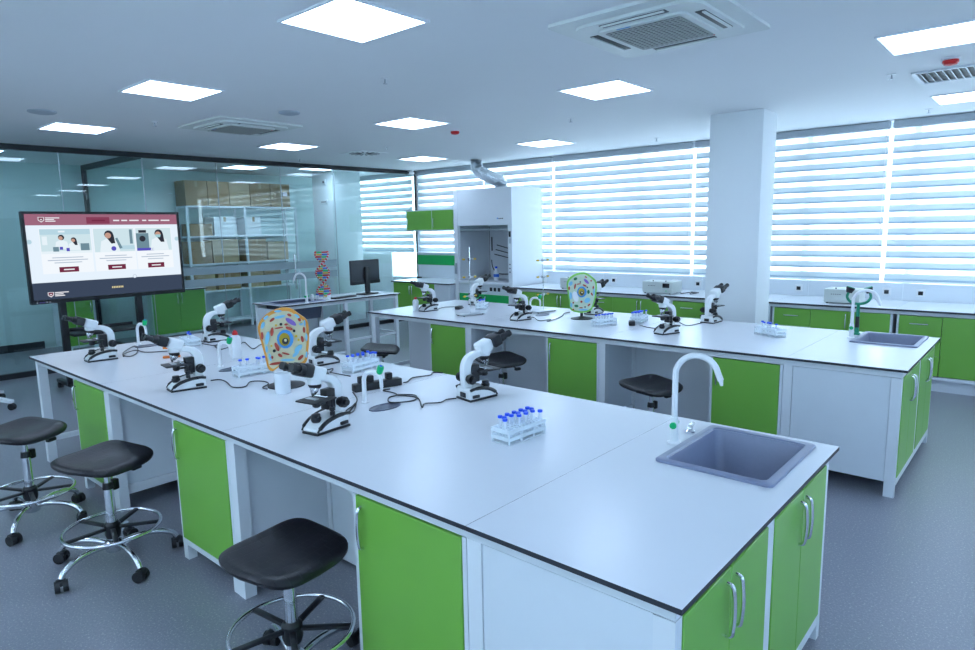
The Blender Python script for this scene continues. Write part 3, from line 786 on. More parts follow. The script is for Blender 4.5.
# flexible duct
pts = spline([(-6.38, 7.0, 2.4115), (-6.38, 7.0, 2.47), (-6.40, 7.0, 2.53), (-6.58, 6.97, 2.61), (-6.80, 6.95, 2.72), (-6.86, 6.94, 2.82), (-6.86, 6.94, C-.001)], 12)
tag(MB().tube(pts, [.088 + (.016 if i % 2 else 0) for i in range(len(pts))], 18).build('flexible_duct', 'alu'), 'crinkled silver hose from the fume hood to the ceiling', 'duct')
b = thing('reagent_bottle', 'clear bottle with blue cap standing inside the fume hood', 'bottle', (-6.47, 6.95, .9005))
MB().lathe([(.045, 0), (.047, .01), (.047, .14), (.022, .19), (.018, .21)], 18).build('body', 'bottle_plastic', b)
MB().lathe([(.021, .205), (.021, .235)], 14).build('cap', 'blue_cap', b)
MB().lathe([(.0475, .06), (.0475, .11)], 18, cap=False).build('label_band', 'blue', b)

# ================================================================== SIDE BENCH ALONG THE GLASS (sink, molecule model, monitor)
t = thing('side_bench', 'narrow open-framed white bench standing in front of the glass partition', 'bench', (-7.36, 3.0, 0))
top_section(t, 0, .70, 0, 1.97, (.18, .56, .08, .72))
for x in (.03, .62):
    for y in (.02, .99, 1.90): MB().box(x, x+.05, y, y+.05, 0, T-.0165).build('leg', 'white_steel', t, smooth=False)
for x in (.035, .635): MB().box(x, x+.03, .072, 1.898, .79, T-.0165).build('top_rail', 'white_steel', t, smooth=False)
for y in (1.91,): MB().box(.082, .618, y, y+.03, .25, .28).build('stretcher', 'white_steel', t, smooth=False)
MB().box(.635, .66, .072, .985, .10, .13).build('stretcher', 'white_steel', t, smooth=False)
MB().box(.635, .66, 1.045, 1.895, .25, .28).build('stretcher', 'white_steel', t, smooth=False)
MB().box(.082, .618, .025, .04, .12, .79).build('end_panel', 'white_panel', t, smooth=False)
MB().box(.02, .029, .072, .98, .12, .79).build('back_panel', 'white_panel', t, smooth=False)
sk = thing('lab_sink', 'dark blue-grey sink in the side bench by the glass', 'sink', (-7.36, 3.0, T), 0, 'drop-in bench sinks')
rim = MB(); ring_top(rim, .15, .59, .05, .75, .20, .54, .10, .70, .0005, .010, 0, 0); rim.build('rim', 'sink_grey', sk, smooth=False)
bs = MB().add([(.195,.095,.006),(.545,.095,.006),(.545,.705,.006),(.195,.705,.006),(.22,.12,-.22),(.52,.12,-.22),(.52,.68,-.22),(.22,.68,-.22)], [(0,1,5,4),(1,2,6,5),(2,3,7,6),(3,0,4,7),(4,5,6,7)])
bs.add([(.187,.087,.0),(.553,.087,.0),(.553,.713,.0),(.187,.713,.0),(.212,.112,-.23),(.528,.112,-.23),(.528,.688,-.23),(.212,.688,-.23)], [(0,1,5,4),(1,2,6,5),(2,3,7,6),(3,0,4,7),(4,5,6,7)])
bs.build('basin', 'cup_grey', sk, smooth=False)
goose_tap(-6.73, 3.42, 'white gooseneck tap with green knobs on the side bench sink', math.radians(205))
# pipework below
tag(MB().tube([(-7.07, 3.4, .61), (-7.07, 3.4, .35), (-7.25, 3.4, .33), (-7.25, 3.4, .0)], .02, 10).build('drain_pipe', 'dark_grey'), 'dark drain pipe below the side bench sink', 'pipe')
# DNA model
t = thing('molecule_model', 'red and multicoloured double helix molecule model on the side bench', 'model', (-6.98, 3.86, T))
MB().lathe([(.075, 0), (.075, .012), (.02, .022)], 24).build('base', 'plastic_white', t)
MB().cyl((0,0,.02), (0,0,.63), .004, .004, 8).build('rod', 'chrome', t)
N = 20; s1 = []; s2 = []
for i in range(N):
    z = .04 + .6*i/(N-1); a = 2*PI*1.15*i/(N-1)+.3
    p = Vector((.085*math.cos(a), .085*math.sin(a), z)); qv = Vector((-p.x, -p.y, z))
    s1.append(p); s2.append(qv)
    cols = [('yellow', 'blue'), ('tap_green', 'red'), ('blue', 'yellow'), ('red', 'tap_green')][i % 4]
    mid = (p+qv)/2
    MB().cyl(p, mid, .011, .011, 8).build('rung', cols[0], t); MB().cyl(mid+Vector((.0005,0,0)), qv, .011, .011, 8).build('rung', cols[1], t)
for S, nm in ((s1, 'strand'), (s2, 'strand')):
    b = MB().mat(1).tube(spline(S, 4), .007, 6)
    for k, p in enumerate(S): b.mat(0).ball(p, .016, 8, 6)
    b.build(nm, ['red', 'plastic_white'], t)
# monitor seen from behind
t = thing('desktop_monitor', 'dark desktop monitor seen from behind at the end of the side bench', 'monitor', (-7.0, 4.60, T), math.radians(8))
MB().rbox(-.02, .02, -.29, .29, .15, .50, .006).build('panel', 'dark_grey', t)
MB().box(-.024, -.0205, -.28, .28, .185, .49).build('screen', 'black_gloss', t, smooth=False)
MB().rbox(.0205, .030, -.29, .29, .15, .20, .003).build('lower_back', 'black', t)
MB().rbox(.0305, .060, -.045, .045, .02, .40, .006).build('stand_column', 'black', t)
MB().rbox(-.06, .13, -.14, .14, 0, .018, .006).build('stand_base', 'black', t)
kb = thing('keyboard', 'black keyboard lying by the monitor on the side bench', 'keyboard', (-6.86, 4.10, T), math.radians(8))
MB().rbox(-.06, .06, -.20, .20, 0, .016, .004).build('body', 'black', kb)
for r in range(4): MB().box(-.05+.026*r, -.03+.026*r, -.19, .19, .0165, .020).build('key_row', 'dark_grey', kb, smooth=False)
t = thing('glass_beaker', 'clear plastic beaker beside the molecule model', 'beaker', (-6.80, 4.02+.10, T)) if 0 else None
t = thing('petri_set', 'clear dishes with pink lid on the side bench', 'lab dishes', (-6.80, 3.83, T)) if 0 else None
for k, (x, y, c) in enumerate(((-6.90, 3.62, 'plastic_white'), (-6.78, 3.80, 'pink'), (-6.93, 3.72, 'blue'))):
    t = thing('reagent_jar', ['small clear jar with white lid beside the side bench sink', 'small jar with pink lid at the front of the side bench', 'small jar with blue lid beside the molecule model'][k], 'jar', (x, y, T), 0, 'small jars on the side bench')
    MB().lathe([(.022, 0), (.024, .006), (.024, .055), (.018, .066)], 14).build('body', 'bottle_plastic', t)
    MB().lathe([(.021, .0665), (.021, .085)], 14).build('lid', c, t)

# ================================================================== DISPLAY SCREEN ON STAND
for nm, c in (('ui_white', (.80, .90, 1.0)), ('ui_card', (.90, .95, 1.0)), ('ui_header', (.34, .14, .21)), ('ui_tab', (.24, .05, .10)), ('ui_footer', (.045, .065, .11)),
              ('ui_button', (.17, .025, .06)), ('ui_text', (.42, .50, .62)), ('ui_logo', (.85, .85, .9)), ('ui_sky', (.48, .68, .78)), ('ui_wall', (.62, .78, .84)),
              ('ui_coat', (.80, .90, .96)), ('ui_hair', (.03, .035, .05)), ('ui_skin', (.55, .33, .26)), ('ui_glove', (.10, .09, .50)), ('ui_mask', (.35, .62, .68)), ('ui_gear', (.16, .27, .33)), ('ui_gold', (.75, .65, .35))):
    emat(nm, c, .455)
TX, TY0, TY1, TZ0, TZ1 = -7.65, .615, 2.262, 1.045, 2.04
t = thing('display_screen', 'large black-framed display screen showing a web page with three pictures', 'screen', (TX, 0, 0))
MB().rbox(-.075, -.006, TY0, TY1, TZ0, TZ1, .008).build('housing', 'bezel', t)
bz = .028; sy0, sy1, sz0, sz1 = TY0+bz, TY1-bz, TZ0+.045, TZ1-bz
f = MB().box(-.006, .003, TY0, TY1, TZ1-bz, TZ1); f.box(-.006, .003, TY0, TY1, TZ0, TZ0+.045); f.box(-.006, .003, TY0, TY0+bz, TZ0+.045, TZ1-bz); f.box(-.006, .003, TY1-bz, TY1, TZ0+.045, TZ1-bz)
f.build('bezel', 'bezel', t, smooth=False)
def U_(u): return sy0+(sy1-sy0)*u
def V_(v): return sz1-(sz1-sz0)*v
scr = MB().box(-.0055, -.004, sy0, sy1, sz0, sz1).build('screen', 'ui_white', t, smooth=False)
_ly = [0]
def ui(u0, u1, v0, v1, m, layer=1, name='page_block'):
    x = -.004+.0004*layer
    return MB().box(x-.0003, x, U_(u0), U_(u1), V_(v1), V_(v0)).build(name, m, scr, smooth=False)
def uipoly(pts, m, layer, name='page_block'):
    x = -.004+.0004*layer
    return MB().prism([(U_(u), V_(v)) for u, v in pts], x-.0003, x, 'x').build(name, m, scr, smooth=False)
def uidisc(u, v, r, m, layer, ry=None, n=14):
    a = (sy1-sy0)/(sz1-sz0); ry = ry or r*a
    return uipoly([(u+r*math.cos(2*PI*k/n), v+ry*math.sin(2*PI*k/n)) for k in range(n)], m, layer)
ui(0, 1, 0, .13, 'ui_header', 1, 'header_bar'); ui(0, 1, .80, 1, 'ui_footer', 1, 'footer_bar')
ui(.37, .52, .035, .115, 'ui_tab', 2, 'menu_tab')
for k, (a, b) in enumerate(((.405,.49),(.545,.585),(.60,.64),(.655,.72),(.745,.775),(.79,.865),(.88,.945))): ui(a, b, .068, .084, 'ui_button' if k == 0 else 'ui_logo', 3, 'menu_text')
def logo(u, v):
    uipoly([(u,v), (u+.036,v), (u+.036,v+.038), (u+.018,v+.062), (u,v+.038)], 'ui_logo', 2, 'crest')
    uipoly([(u+.004,v+.005), (u+.032,v+.005), (u+.032,v+.034), (u+.018,v+.05), (u+.004,v+.034)], 'ui_button', 3, 'crest')
    uipoly([(u+.010,v+.022), (u+.026,v+.022), (u+.018,v+.040)], 'ui_logo', 4, 'crest')
    for k, w in enumerate((.085, .052, .06)): ui(u+.042, u+.042+w, v+.004+.019*k, v+.015+.019*k, 'ui_logo', 2, 'logo_text')
logo(.078, .035); logo(.085, .915)
ui(.49, .575, .895, .922, 'ui_footer', 2)
for k in range(7): ui(.492+.0115*k, .4995+.0115*k, .897, .920, 'ui_gold', 3, 'footer_text')
cards = ((.077, .385), (.405, .675), (.69, .945))
for k, (a, b) in enumerate(cards):
    ui(a-.004, b+.004, .165, .70, 'ui_card', 2, 'card')
    ui(a, b, .175, .465, 'ui_wall', 3, 'photo_ground')
    c = (a+b)/2
    for j, w in enumerate(((.62, .80, .55), (.55, .82, .5), (.5, .8, .45))[k]):
        ui(c-(b-a)*w/2, c+(b-a)*w/2, .508+.03*j, .518+.03*j, 'ui_text', 3, 'card_text')
    ui(c-.06, c+.06, .625, .688, 'ui_button', 3, 'button'); ui(c-.033, c+.033, .650, .664, 'ui_logo', 4, 'button_text')
def person(u, v, s, hairlong, mask=False):
    """head and shoulders of a lab worker inside a small picture"""
    uipoly([(u-.045*s, v+.145*s), (u-.036*s, v+.055*s), (u-.012*s, v+.035*s), (u+.012*s, v+.035*s), (u+.036*s, v+.055*s), (u+.045*s, v+.145*s)], 'ui_coat', 5)
    uidisc(u, v, .020*s, 'ui_hair', 6)
    if hairlong: uipoly([(u-.021*s, v), (u+.021*s, v), (u+.026*s, v+.075*s), (u+.008*s, v+.075*s)], 'ui_hair', 6)
    uidisc(u-.004*s, v+.008*s, .014*s, 'ui_skin', 7)
    if mask: uipoly([(u-.018*s, v+.010*s), (u+.010*s, v+.010*s), (u+.006*s, v+.034*s), (u-.012*s, v+.034*s)], 'ui_mask', 8)
a, b = cards[0]; ui(a, b, .175, .24, 'ui_sky', 4); ui(a+.11, a+.15, .195, .215, 'ui_coat', 5); ui(a+.01, a+.04, .26, .36, 'ui_coat', 4)
person(a+.125, .275, .95, False); person(a+.200, .305, .85, True)
ui(a, b, .435, .465, 'ui_coat', 6); ui(a+.24, a+.295, .35, .435, 'ui_gear', 5); ui(a+.07, a+.105, .385, .44, 'ui_gear', 7); ui(a+.15, a+.17, .40, .44, 'ui_glove', 7); ui(a+.11, a+.13, .385, .42, 'ui_glove', 7)
a, b = cards[1]; ui(b-.03, b-.01, .19, .37, 'ui_gear', 4); ui(b-.10, b, .39, .44, 'ui_sky', 4)
person(a+.10, .25, 1.5, True); ui(a+.12, a+.165, .36, .445, 'ui_coat', 8); uidisc(a+.125, .425, .017, 'ui_glove', 9); uipoly([(a+.14,.30),(a+.155,.29),(a+.185,.42),(a+.165,.43)], 'ui_gear', 9)
a, b = cards[2]; ui(a, a+.09, .24, .43, 'ui_gear', 4); ui(a+.02, a+.075, .20, .235, 'ui_hair', 5); uidisc(a+.045, .31, .022, 'ui_hair', 6); ui(a, a+.12, .43, .465, 'ui_glove', 5)
person(a+.165, .245, 1.5, True, True)
uidisc(.655, .788, .014, 'ui_text', 3); uidisc(.655, .788, .011, 'ui_white', 4)
uidisc(.012, .32, .016, 'ui_sky', 3); uidisc(.988, .32, .016, 'ui_sky', 3)
for k in range(5): MB().box(.003, .0036, TY0+.05+.03*k, TY0+.06+.03*k, TZ0+.012, TZ0+.022).build('indicator', 'ui_glove' if k in (1, 2) else 'ui_text', t, smooth=False)
ts = thing('screen_stand', 'black wheeled floor stand carrying the display screen', 'stand', (TX-.112, 0, 0))
for y in (.93, 1.74): MB().rbox(-.03, .03, y-.035, y+.035, .075, 1.75, .004).build('post', 'black', ts)
MB().rbox(-.02, .02, .966, 1.704, 1.15, 1.24, .004).build('cross_bar', 'black', ts)
MB().rbox(-.02, .02, .966, 1.704, .16, .22, .004).build('cross_bar', 'black', ts)
MB().rbox(-.16, .18, .966, 1.704, .655, .685, .004).build('shelf', 'black', ts)
MB().rbox(-.16, -.145, .966, 1.704, .686, .72, .003).build('shelf_lip', 'black', ts)
for y in (.93, 1.74):
    MB().rbox(-.42, .38, y-.03, y+.03, .07, .11, .008).build('foot', 'black', ts)
    for x in (-.39, .35):
        MB().cyl((x, y-.022, .034), (x, y+.022, .034), .034, .034, 16).build('caster', 'black', ts)
# white wheeled stand at the left edge
ts = thing('white_rolling_stand', 'white wheeled stand foot with black caster at the left edge', 'stand', (-7.74, .0, 0), math.radians(35))
MB().rbox(-.03, .03, -.03, .03, .09, 1.5, .004).build('pole', 'white_steel', ts)
MB().rbox(-.35, .35, -.28, -.24, 1.1, 1.6, .006).build('board', 'white_panel', ts) if 0 else None
for k in range(4):
    m = Matrix.Rotation(k*PI/2+.1, 4, 'Z')
    MB().prism([(.02, .14), (.44, .075), (.44, .105), (.02, .20)], -.025, .025, 'y').xf(m).build('foot', 'white_steel', ts)
    MB().cyl((.43,-.018,.036), (.43,.018,.036), .036, .036, 14).xf(m).build('caster', 'black', ts)

# ================================================================== NEIGHBOURING ROOM CONTENTS
ct3 = thing('back_counter_top', 'pale countertop of the back room seen through the glass', 'worktop', (0,0,0))
top_section(ct3, -11.05, -10.40, 1.66, 3.86)
def back_cab(y0, y1, label, doors):
    t = thing('back_cabinet', label, 'cabinet', (-11.04, y0, 0), 0, 'green cabinets of the back room')
    w = y1-y0; d = .61
    for a, b in ((0,.02), (w-.02,w)): MB().box(.01, d, a, b, .10, .832).build('side_panel', 'white_panel', t, smooth=False)
    MB().box(.01, d, .02, w-.02, .10, .13).build('bottom_panel', 'white_panel', t, smooth=False)
    for a in (0, w-.05): MB().box(d-.06, d-.01, a, a+.05, 0, .0995).build('foot', 'white_steel', t, smooth=False)
    n = doors
    for i in range(n):
        a = .022+(w-.044)*i/n; b = .022+(w-.044)*(i+1)/n-.003
        dr = MB().rbox(d-.012, d+.006, a, b, .135, .828, .002, 1).build('door', 'green', t)
        add_handle(dr, (d+.006, b-.035 if i % 2 == 0 else a+.035, .70), (0,0,PI/2))
back_cab(1.70, 2.10, 'narrow green cabinet behind the display screen, through the glass', 1)
back_cab(2.93, 3.84, 'green cabinet with paired doors to the right of the display screen', 2)
# steel shelving with cartons
t = thing('storage_rack', 'white steel storage rack with shelves behind the glass partition', 'shelf', (-11.47, 3.90, 0))
RW, RD = 2.24, .42
zs = [.12, .78, 1.05, 1.70, 2.24]
zs = [.12, .70, 1.20, 1.70, 2.24]
for y in (0, RW/2-.02, RW-.04):
    for x in (0, RD-.04): MB().box(x, x+.04, y, y+.04, 0, 2.26).build('upright', 'white_steel', t, smooth=False)
for z in zs:
    MB().box(.002, RD-.002, .041, RW/2-.021, z, z+.03).build('shelf_board', 'white_panel', t, smooth=False)
    MB().box(.002, RD-.002, RW/2+.021, RW-.041, z, z+.03).build('shelf_board', 'white_panel', t, smooth=False)
def carton(y0, y1, z0, h, label, mt='carton', dx=.46, group='cartons on the storage rack'):
    t = thing('cardboard_carton', label, 'box', (-11.46, y0+.22, z0), 0, group)
    MB().box(0, dx, 0, y1-y0, 0, h).build('body', mt, t, smooth=False)
    MB().box(dx/2-.03, dx/2+.03, 0.0, y1-y0, h+.0002, h+.001).build('tape', 'carton_pale', t, smooth=False)
    MB().box(dx, dx+.001, (y1-y0)/2-.025, (y1-y0)/2+.025, h*.75, h).build('tape', 'carton_pale', t, smooth=False)
yy = 3.70
for k, w in enumerate((.40, .40, .40, .42, .42)):
    carton(yy, yy+w, 2.271, .44, ['first', 'second', 'third', 'fourth', 'fifth'][k]+' tall carton from the left on top of the storage rack', ['carton', 'carton', 'carton_pale', 'carton', 'carton'][k], .40); yy += w+.012
for k, (a, b, z, h, m, l) in enumerate(((3.74, 4.12, 1.2305, .40, 'carton', 'brown carton on the left end of the middle rack shelf'), (4.14, 4.64, 1.2305, .43, 'carton_pale', 'wide pale carton on the left middle rack shelf'),
        (4.84, 5.22, 1.2305, .42, 'carton', 'brown carton on the right middle rack shelf'), (5.26, 5.70, 1.2305, .36, 'carton_pale', 'pale carton at the right end of the middle rack shelf'),
        (3.76, 4.16, 1.7305, .22, 'carton', 'low brown carton on the upper left rack shelf'),
        (4.20, 4.62, 1.7305, .34, 'plastic_white', 'white box on the upper left rack shelf'), (4.84, 5.14, 1.7305, .34, 'plastic_white', 'white box on the upper right rack shelf'),
        (4.20, 4.64, .7305, .30, 'carton', 'brown carton on the lower left rack shelf'), (4.84, 5.12, .7305, .34, 'carton_pale', 'square pale carton on the lower right rack shelf'), (5.14, 5.50, .7305, .36, 'carton', 'square brown carton on the lower right rack shelf'),
        (3.76, 4.14, .7305, .36, 'carton_pale', 'pale carton at the left end of the lower rack shelf'))):
    carton(a, b, z, h, l, m, .36)
t = thing('door_sign', 'small white plate on the grey column behind the glass', 'sign', (-10.28, 6.199, 2.29)); MB().rbox(0, .22, -.012, 0, 0, .09, .002).build('plate', 'plastic_white', t)
for k in range(4): MB().box(.03+.042*k, .06+.042*k, -.013, -.0122, .035, .055).build('lettering', 'dark_grey', t, smooth=False)
t = thing('switch_box', 'small white switch box above the plate on the grey column', 'switch', (-10.17, 6.199, 2.66)); MB().rbox(0, .09, -.03, 0, 0, .10, .004).build('case', 'plastic_white', t)
MB().rbox(.02, .06, -.036, -.0302, .03, .07, .002).build('button', 'dark_grey', t)

# ================================================================== STOOLS
def make_stool():
    t = thing('lab_stool', 'stool', 'stool', (0,0,0), 0, 'black wheeled lab stools')
    # seat: dished rounded pad, raised at the back (local +y)
    n, m = 40, 9
    def outline(a):
        c, s = math.cos(a), math.sin(a); e = 2/4.2
        wx = .218
        x = wx*math.copysign(abs(c)**e, c); y = .180*math.copysign(abs(s)**e, s)
        x *= 1 - .10*(y/.185 if y < 0 else 0)*-1*.9 if y < 0 else 1
        return x, y
    def top(x, y, r):
        return .018*(abs(x)/.215)**2 + .036*max(0, (y+.02)/.2)**2 - .022*max(0, (-y-.06)/.13)**2 - .010
    vs = []; fs = []
    rings = [.0001, .2, .4, .6, .75, .88, .95, 1.0]
    for r in rings:
        for i in range(n):
            x, y = outline(2*PI*i/n); x *= r; y *= r
            edge = -.016*max(0, (r-.88)/.12)**2
            vs.append((x, y, .605+top(x, y, r)+edge))
    for r, dz in ((1.0, -.008), (.98, -.015), (.85, -.020), (.001, -.026)):
        for i in range(n):
            x, y = outline(2*PI*i/n); x *= r; y *= r
            vs.append((x, y, .605+top(x, y, r)*.96-.016+dz))
    k = len(rings)+4
    for q in range(k-1):
        for i in range(n): fs.append((q*n+i, q*n+(i+1)%n, (q+1)*n+(i+1)%n, (q+1)*n+i))
    MB().add(vs, fs).build('seat', 'seat_black', t)
    MB().rbox(-.08, .08, -.08, .08, .530, .542, .003).build('seat_plate', 'black', t)
    MB().cyl((0,0,.30), (0,0,.53), .016, .016, 16).build('piston', 'chrome', t)
    MB().cyl((0,0,.13), (0,0,.43), .026, .024, 18).build('column', 'chrome', t)
    MB().cyl((0,0,.425), (0,0,.46), .028, .024, 16).build('collar', 'black', t)
    MB().rbox(.024, .058, -.018, .018, .405, .465, .008).build('clamp_knob', 'black', t)
    lv = MB().tube([(.03,0,.525), (.12,.0,.515), (.17,0,.487)], .005, 8).build('lever', 'black', t)
    MB().rbox(.155, .215, -.016, .016, .465, .491, .008).build('paddle', 'black', lv)
    R = .235; zr = .205
    MB().tube([(R*math.cos(2*PI*i/40), R*math.sin(2*PI*i/40), zr) for i in range(40)], .0095, 10, True).build('foot_ring', 'chrome', t)
    MB().lathe([(.034, .15), (.040, .17), (.040, .225), (.028, .24)], 18).build('ring_hub', 'black', t)
    for i in range(5):
        m_ = Matrix.Rotation(2*PI*i/5+.3, 4, 'Z')
        MB().rbox(.03, R-.002, -.012, .012, zr-.007, zr+.007, .003).xf(m_).build('ring_spoke', 'black', t)
    MB().lathe([(.040, .075), (.045, .085), (.045, .13), (.030, .14)], 18).build('base_hub', 'chrome', t)
    for i in range(5):
        a = 2*PI*i/5
        m_ = Matrix.Rotation(a, 4, 'Z')
        pts = spline([(.03,0,.112), (.12,0,.128), (.22,0,.122), (.285,0,.095), (.305,0,.068)], 4)
        lg = MB().tube(pts, .0155, 10).xf(m_).build('leg', 'chrome', t)
        cs = MB()
        cs.cyl((.308,-.030,.030), (.308,-.006,.030), .030, .030, 16); cs.cyl((.308,.006,.030), (.308,.030,.030), .030, .030, 16)
        cs.cyl((.308,0,.03), (.308,0,.075), .008, .008, 8); cs.rbox(.290, .335, -.024, .024, .034, .064, .01)
        cs.xf(Matrix.Translation((.308*math.cos(a), .308*math.sin(a), 0)) @ Matrix.Rotation(a*1.7+.6, 4, 'Z') @ Matrix.Translation((-.308, 0, 0)))
        cs.build('caster', 'black', lg)
    return t
stool = make_stool()
ST = [(-1.52, -.148, 98, 22, 'large black stool nearest the viewer, in front of the near bench'),
      (-3.13, -.237, 112, 2, 'black wheeled stool in the middle of the row at the left'),
      (-4.09, -.375, 118, 40, 'leftmost black wheeled stool, partly cut by the edge'),
      (-4.44, 2.74, 130, 10, 'black stool at the left end of the far bench, seen edge-on'),
      (-3.11, 3.04, 75, 20, 'black stool behind the near bench, half hidden by a microscope'),
      (-1.585, 2.96, 75, 30, 'black stool in the knee space of the far bench behind the tap')]
for i, (x, y, r, lr, l) in reversed(list(enumerate(ST))):
    if i == 0: o = stool; o.location = (x, y, 0); o.rotation_euler = (0,0,math.radians(r)); o['label'] = l
    else: o = instance(stool, l, (x, y, 0), math.radians(r))
    for ch in o.children:
        nm = ch.name.split('.')[0]
        if nm == 'leg': ch.rotation_euler = (0,0,math.radians(lr-r))
        if i == 0 and nm in ('seat', 'seat_plate', 'piston', 'lever'): ch.location.z = -.035      # set lower than the others
        if i == 0 and nm in ('foot_ring', 'ring_hub', 'ring_spoke'): ch.location.z = .035

# ================================================================== MICROSCOPES
def make_microscope():
    t = thing('microscope', 'microscope', 'microscope', (0,0,0), 0, 'white binocular microscopes')
    # base: tapered body (side profile in y-z), narrower towards the front (-y)
    def body(prof, w0, w1, inset=0):
        b = MB(); n = len(prof); vs = []
        for sx in (-1, 1):
            for y, z in prof:
                w = w0+(w1-w0)*(y+.11)/.22; y = y*.86; vs.append((sx*(w-inset), y, z))
        fs = [(i, (i+1)%n, n+(i+1)%n, n+i) for i in range(n)] + [tuple(range(n-1,-1,-1)), tuple(range(n, 2*n))]
        return b.add(vs, fs)
    base = body([(-.112,.010), (-.112,.022), (-.085,.040), (-.045,.060), (.02,.072), (.10,.072), (.110,.064), (.110,.010)], .048, .066).build('base', 'micro_white', t)
    bv = base.modifiers.new('bevel', 'BEVEL'); bv.width = .006; bv.segments = 2; bv.limit_method = 'ANGLE'
    body([(-.116,.0), (-.116,.0095), (.112,.0095), (.112,.0)], .050, .067).build('base_plate', 'black', t)
    for s in (-1, 1):
        pts = [(s*.050,-.098,.014), (s*.052,-.084,.030), (s*.055,-.045,.052), (s*.060,.01,.066), (s*.066,.06,.069), (s*.068,.094,.064)]
        MB().tube(spline(pts, 4), [.005]*4+[.010]*12+[.008]*5, 8).build('side_trim', 'black', t)
        MB().rbox(s*.066-.006, s*.066+.006, .035, .080, .018, .034, .003).build('switch', 'black', t)
    MB().lathe([(.020, .062), (.024, .072), (.024, .082), (.020, .086), (.020, .098), (.016, .100)], 20, (0,-.056,-.012)).build('lamp_collector', 'black', t)
    # arm (side profile)
    out = [(.100,.070), (.104,.13), (.103,.18), (.092,.215), (.068,.242), (.036,.256), (.0,.262), (-.03,.262)]
    inn = [(-.03,.232), (.0,.228), (.026,.218), (.044,.198), (.052,.17), (.050,.13), (.046,.070)]
    prof = [tuple(p) for p in spline([(a, b, 0) for a, b in out], 3)] + [tuple(p) for p in spline([(a, b, 0) for a, b in inn], 3)]
    arm = MB().prism([(p[0], p[1]) for p in prof], -.021, .021, 'x').build('arm', 'micro_white', t)
    bv = arm.modifiers.new('bevel', 'BEVEL'); bv.width = .006; bv.segments = 2; bv.limit_method = 'ANGLE'; bv.angle_limit = 1.0
    # head
    tilt = Matrix.Translation((0,-.045,.262)) @ Matrix.Rotation(math.radians(-21), 4, 'X')
    MB().lathe([(.030, -.032), (.034, -.022), (.034, -.006)], 24, (0,-.052,.262)).build('head_ring', 'micro_white', t)
    hd = MB().rbox(-.037, .037, -.052, .036, -.018, .048, .014, 3).xf(tilt).build('head', 'micro_white', t)
    bn = MB().rbox(-.048, .048, -.112, -.0525, -.014, .046, .012, 3).xf(tilt).build('binocular_body', 'black', t)
    for s in (-1, 1):
        e = MB().cyl((s*.030,-.108,.016), (s*.030,-.138,.016), .0215, .020, 18).cyl((s*.030,-.138,.016), (s*.030,-.165,.016), .0150, .0150, 16).cyl((s*.030,-.165,.016), (s*.030,-.182,.016), .0185, .0175, 16)
        e.xf(tilt).build('eyepiece', 'black', t)
    # nosepiece and objectives
    nt_ = Matrix.Translation((0,-.052,.222)) @ Matrix.Rotation(math.radians(-14), 4, 'X')
    MB().lathe([(.024, -.012), (.030, -.004), (.030, .006), (.020, .012)], 22).xf(nt_).build('nosepiece', 'black', t)
    for k in range(4):
        a = k*PI/2
        m_ = nt_ @ Matrix.Rotation(a, 4, 'Z') @ Matrix.Translation((0,-.015,-.008)) @ Matrix.Rotation(math.radians(16), 4, 'X')
        L = (.046, .036, .030, .040)[k]
        MB().lathe([(.0095, 0), (.0105, -.008), (.0105, -L*.55), (.0075, -L*.75), (.005, -L)], 14).xf(m_).build('objective', 'chrome', t)
    # stage, condenser, focus block
    MB().rbox(-.062, .062, -.118, .022, .150, .159, .003).build('stage', 'black', t)
    st = MB().box(-.045, .020, -.075, -.048, .1592, .1605).build('slide', 'tube_plastic', t, smooth=False)
    MB().rbox(-.05, .04, -.028, -.014, .1595, .168, .002).build('slide_clip', 'chrome', t)
    MB().rbox(-.024, .024, .0, .050, .095, .190, .003).build('focus_block', 'black', t)
    MB().lathe([(.014, .118), (.020, .124), (.020, .140), (.015, .1495)], 18, (0,-.048,0)).build('condenser', 'black', t)
    MB().rbox(-.012, .012, -.05, .0, .124, .134, .002).build('condenser_arm', 'black', t)
    for s in (-1, 1):
        kb = MB().cyl((s*.021,.074,.120), (s*.040,.074,.120), .020, .020, 18).cyl((s*.040,.074,.120), (s*.062,.074,.120), .027, .026, 22).build('focus_knob', 'black', t)
        MB().cyl((s*.062,.074,.120), (s*.078,.074,.120), .016, .015, 16).build('fine_focus', 'black', kb)
    kx = MB().cyl((.050,.0,.075), (.050,.0,.149), .006, .006, 8).cyl((.050,.0,.075), (.050,.0,.092), .012, .012, 12).cyl((.050,.0,.098), (.050,.0,.115), .014, .014, 12).build('stage_knob', 'black', t)
    MB().rbox(-.025, .025, .095, .101, .018, .045, .003).build('power_inlet', 'black', t)
    return t
mic = make_microscope()
MS = [(-4.72, .30, -2, 'microscope at the left end of the near bench in front of the screen'),
      (-3.27, .285, -8, 'microscope on the near bench facing left, beside the orange clamp'),
      (-1.915, .325, 10, 'largest microscope in front, before the orange cell model'),
      (-4.82, 1.25, 172, 'microscope on the near bench facing right, behind the white red-capped bottle'),
      (-3.21, 1.22, 172, 'microscope just right of the orange cell model'),
      (-1.73, 1.19, 168, 'microscope standing alone on the near bench left of the blue-capped tubes'),
      (-4.76, 3.72, -4, 'leftmost microscope on the far bench, beside a white red-capped bottle'),
      (-4.70, 4.50, 180, 'microscope on the far bench in front of the fume hood, facing right'),
      (-3.42, 3.72, -4, 'far bench microscope left of the green-rimmed cell model'),
      (-1.86, 3.76, -14, 'far bench microscope facing left in front of the column'),
      (-1.80, 4.60, 172, 'rightmost microscope, facing right beside the column'),
      (-3.05, 4.52, 178, 'microscope hidden behind the green-rimmed cell model')]
MIC = [mic]
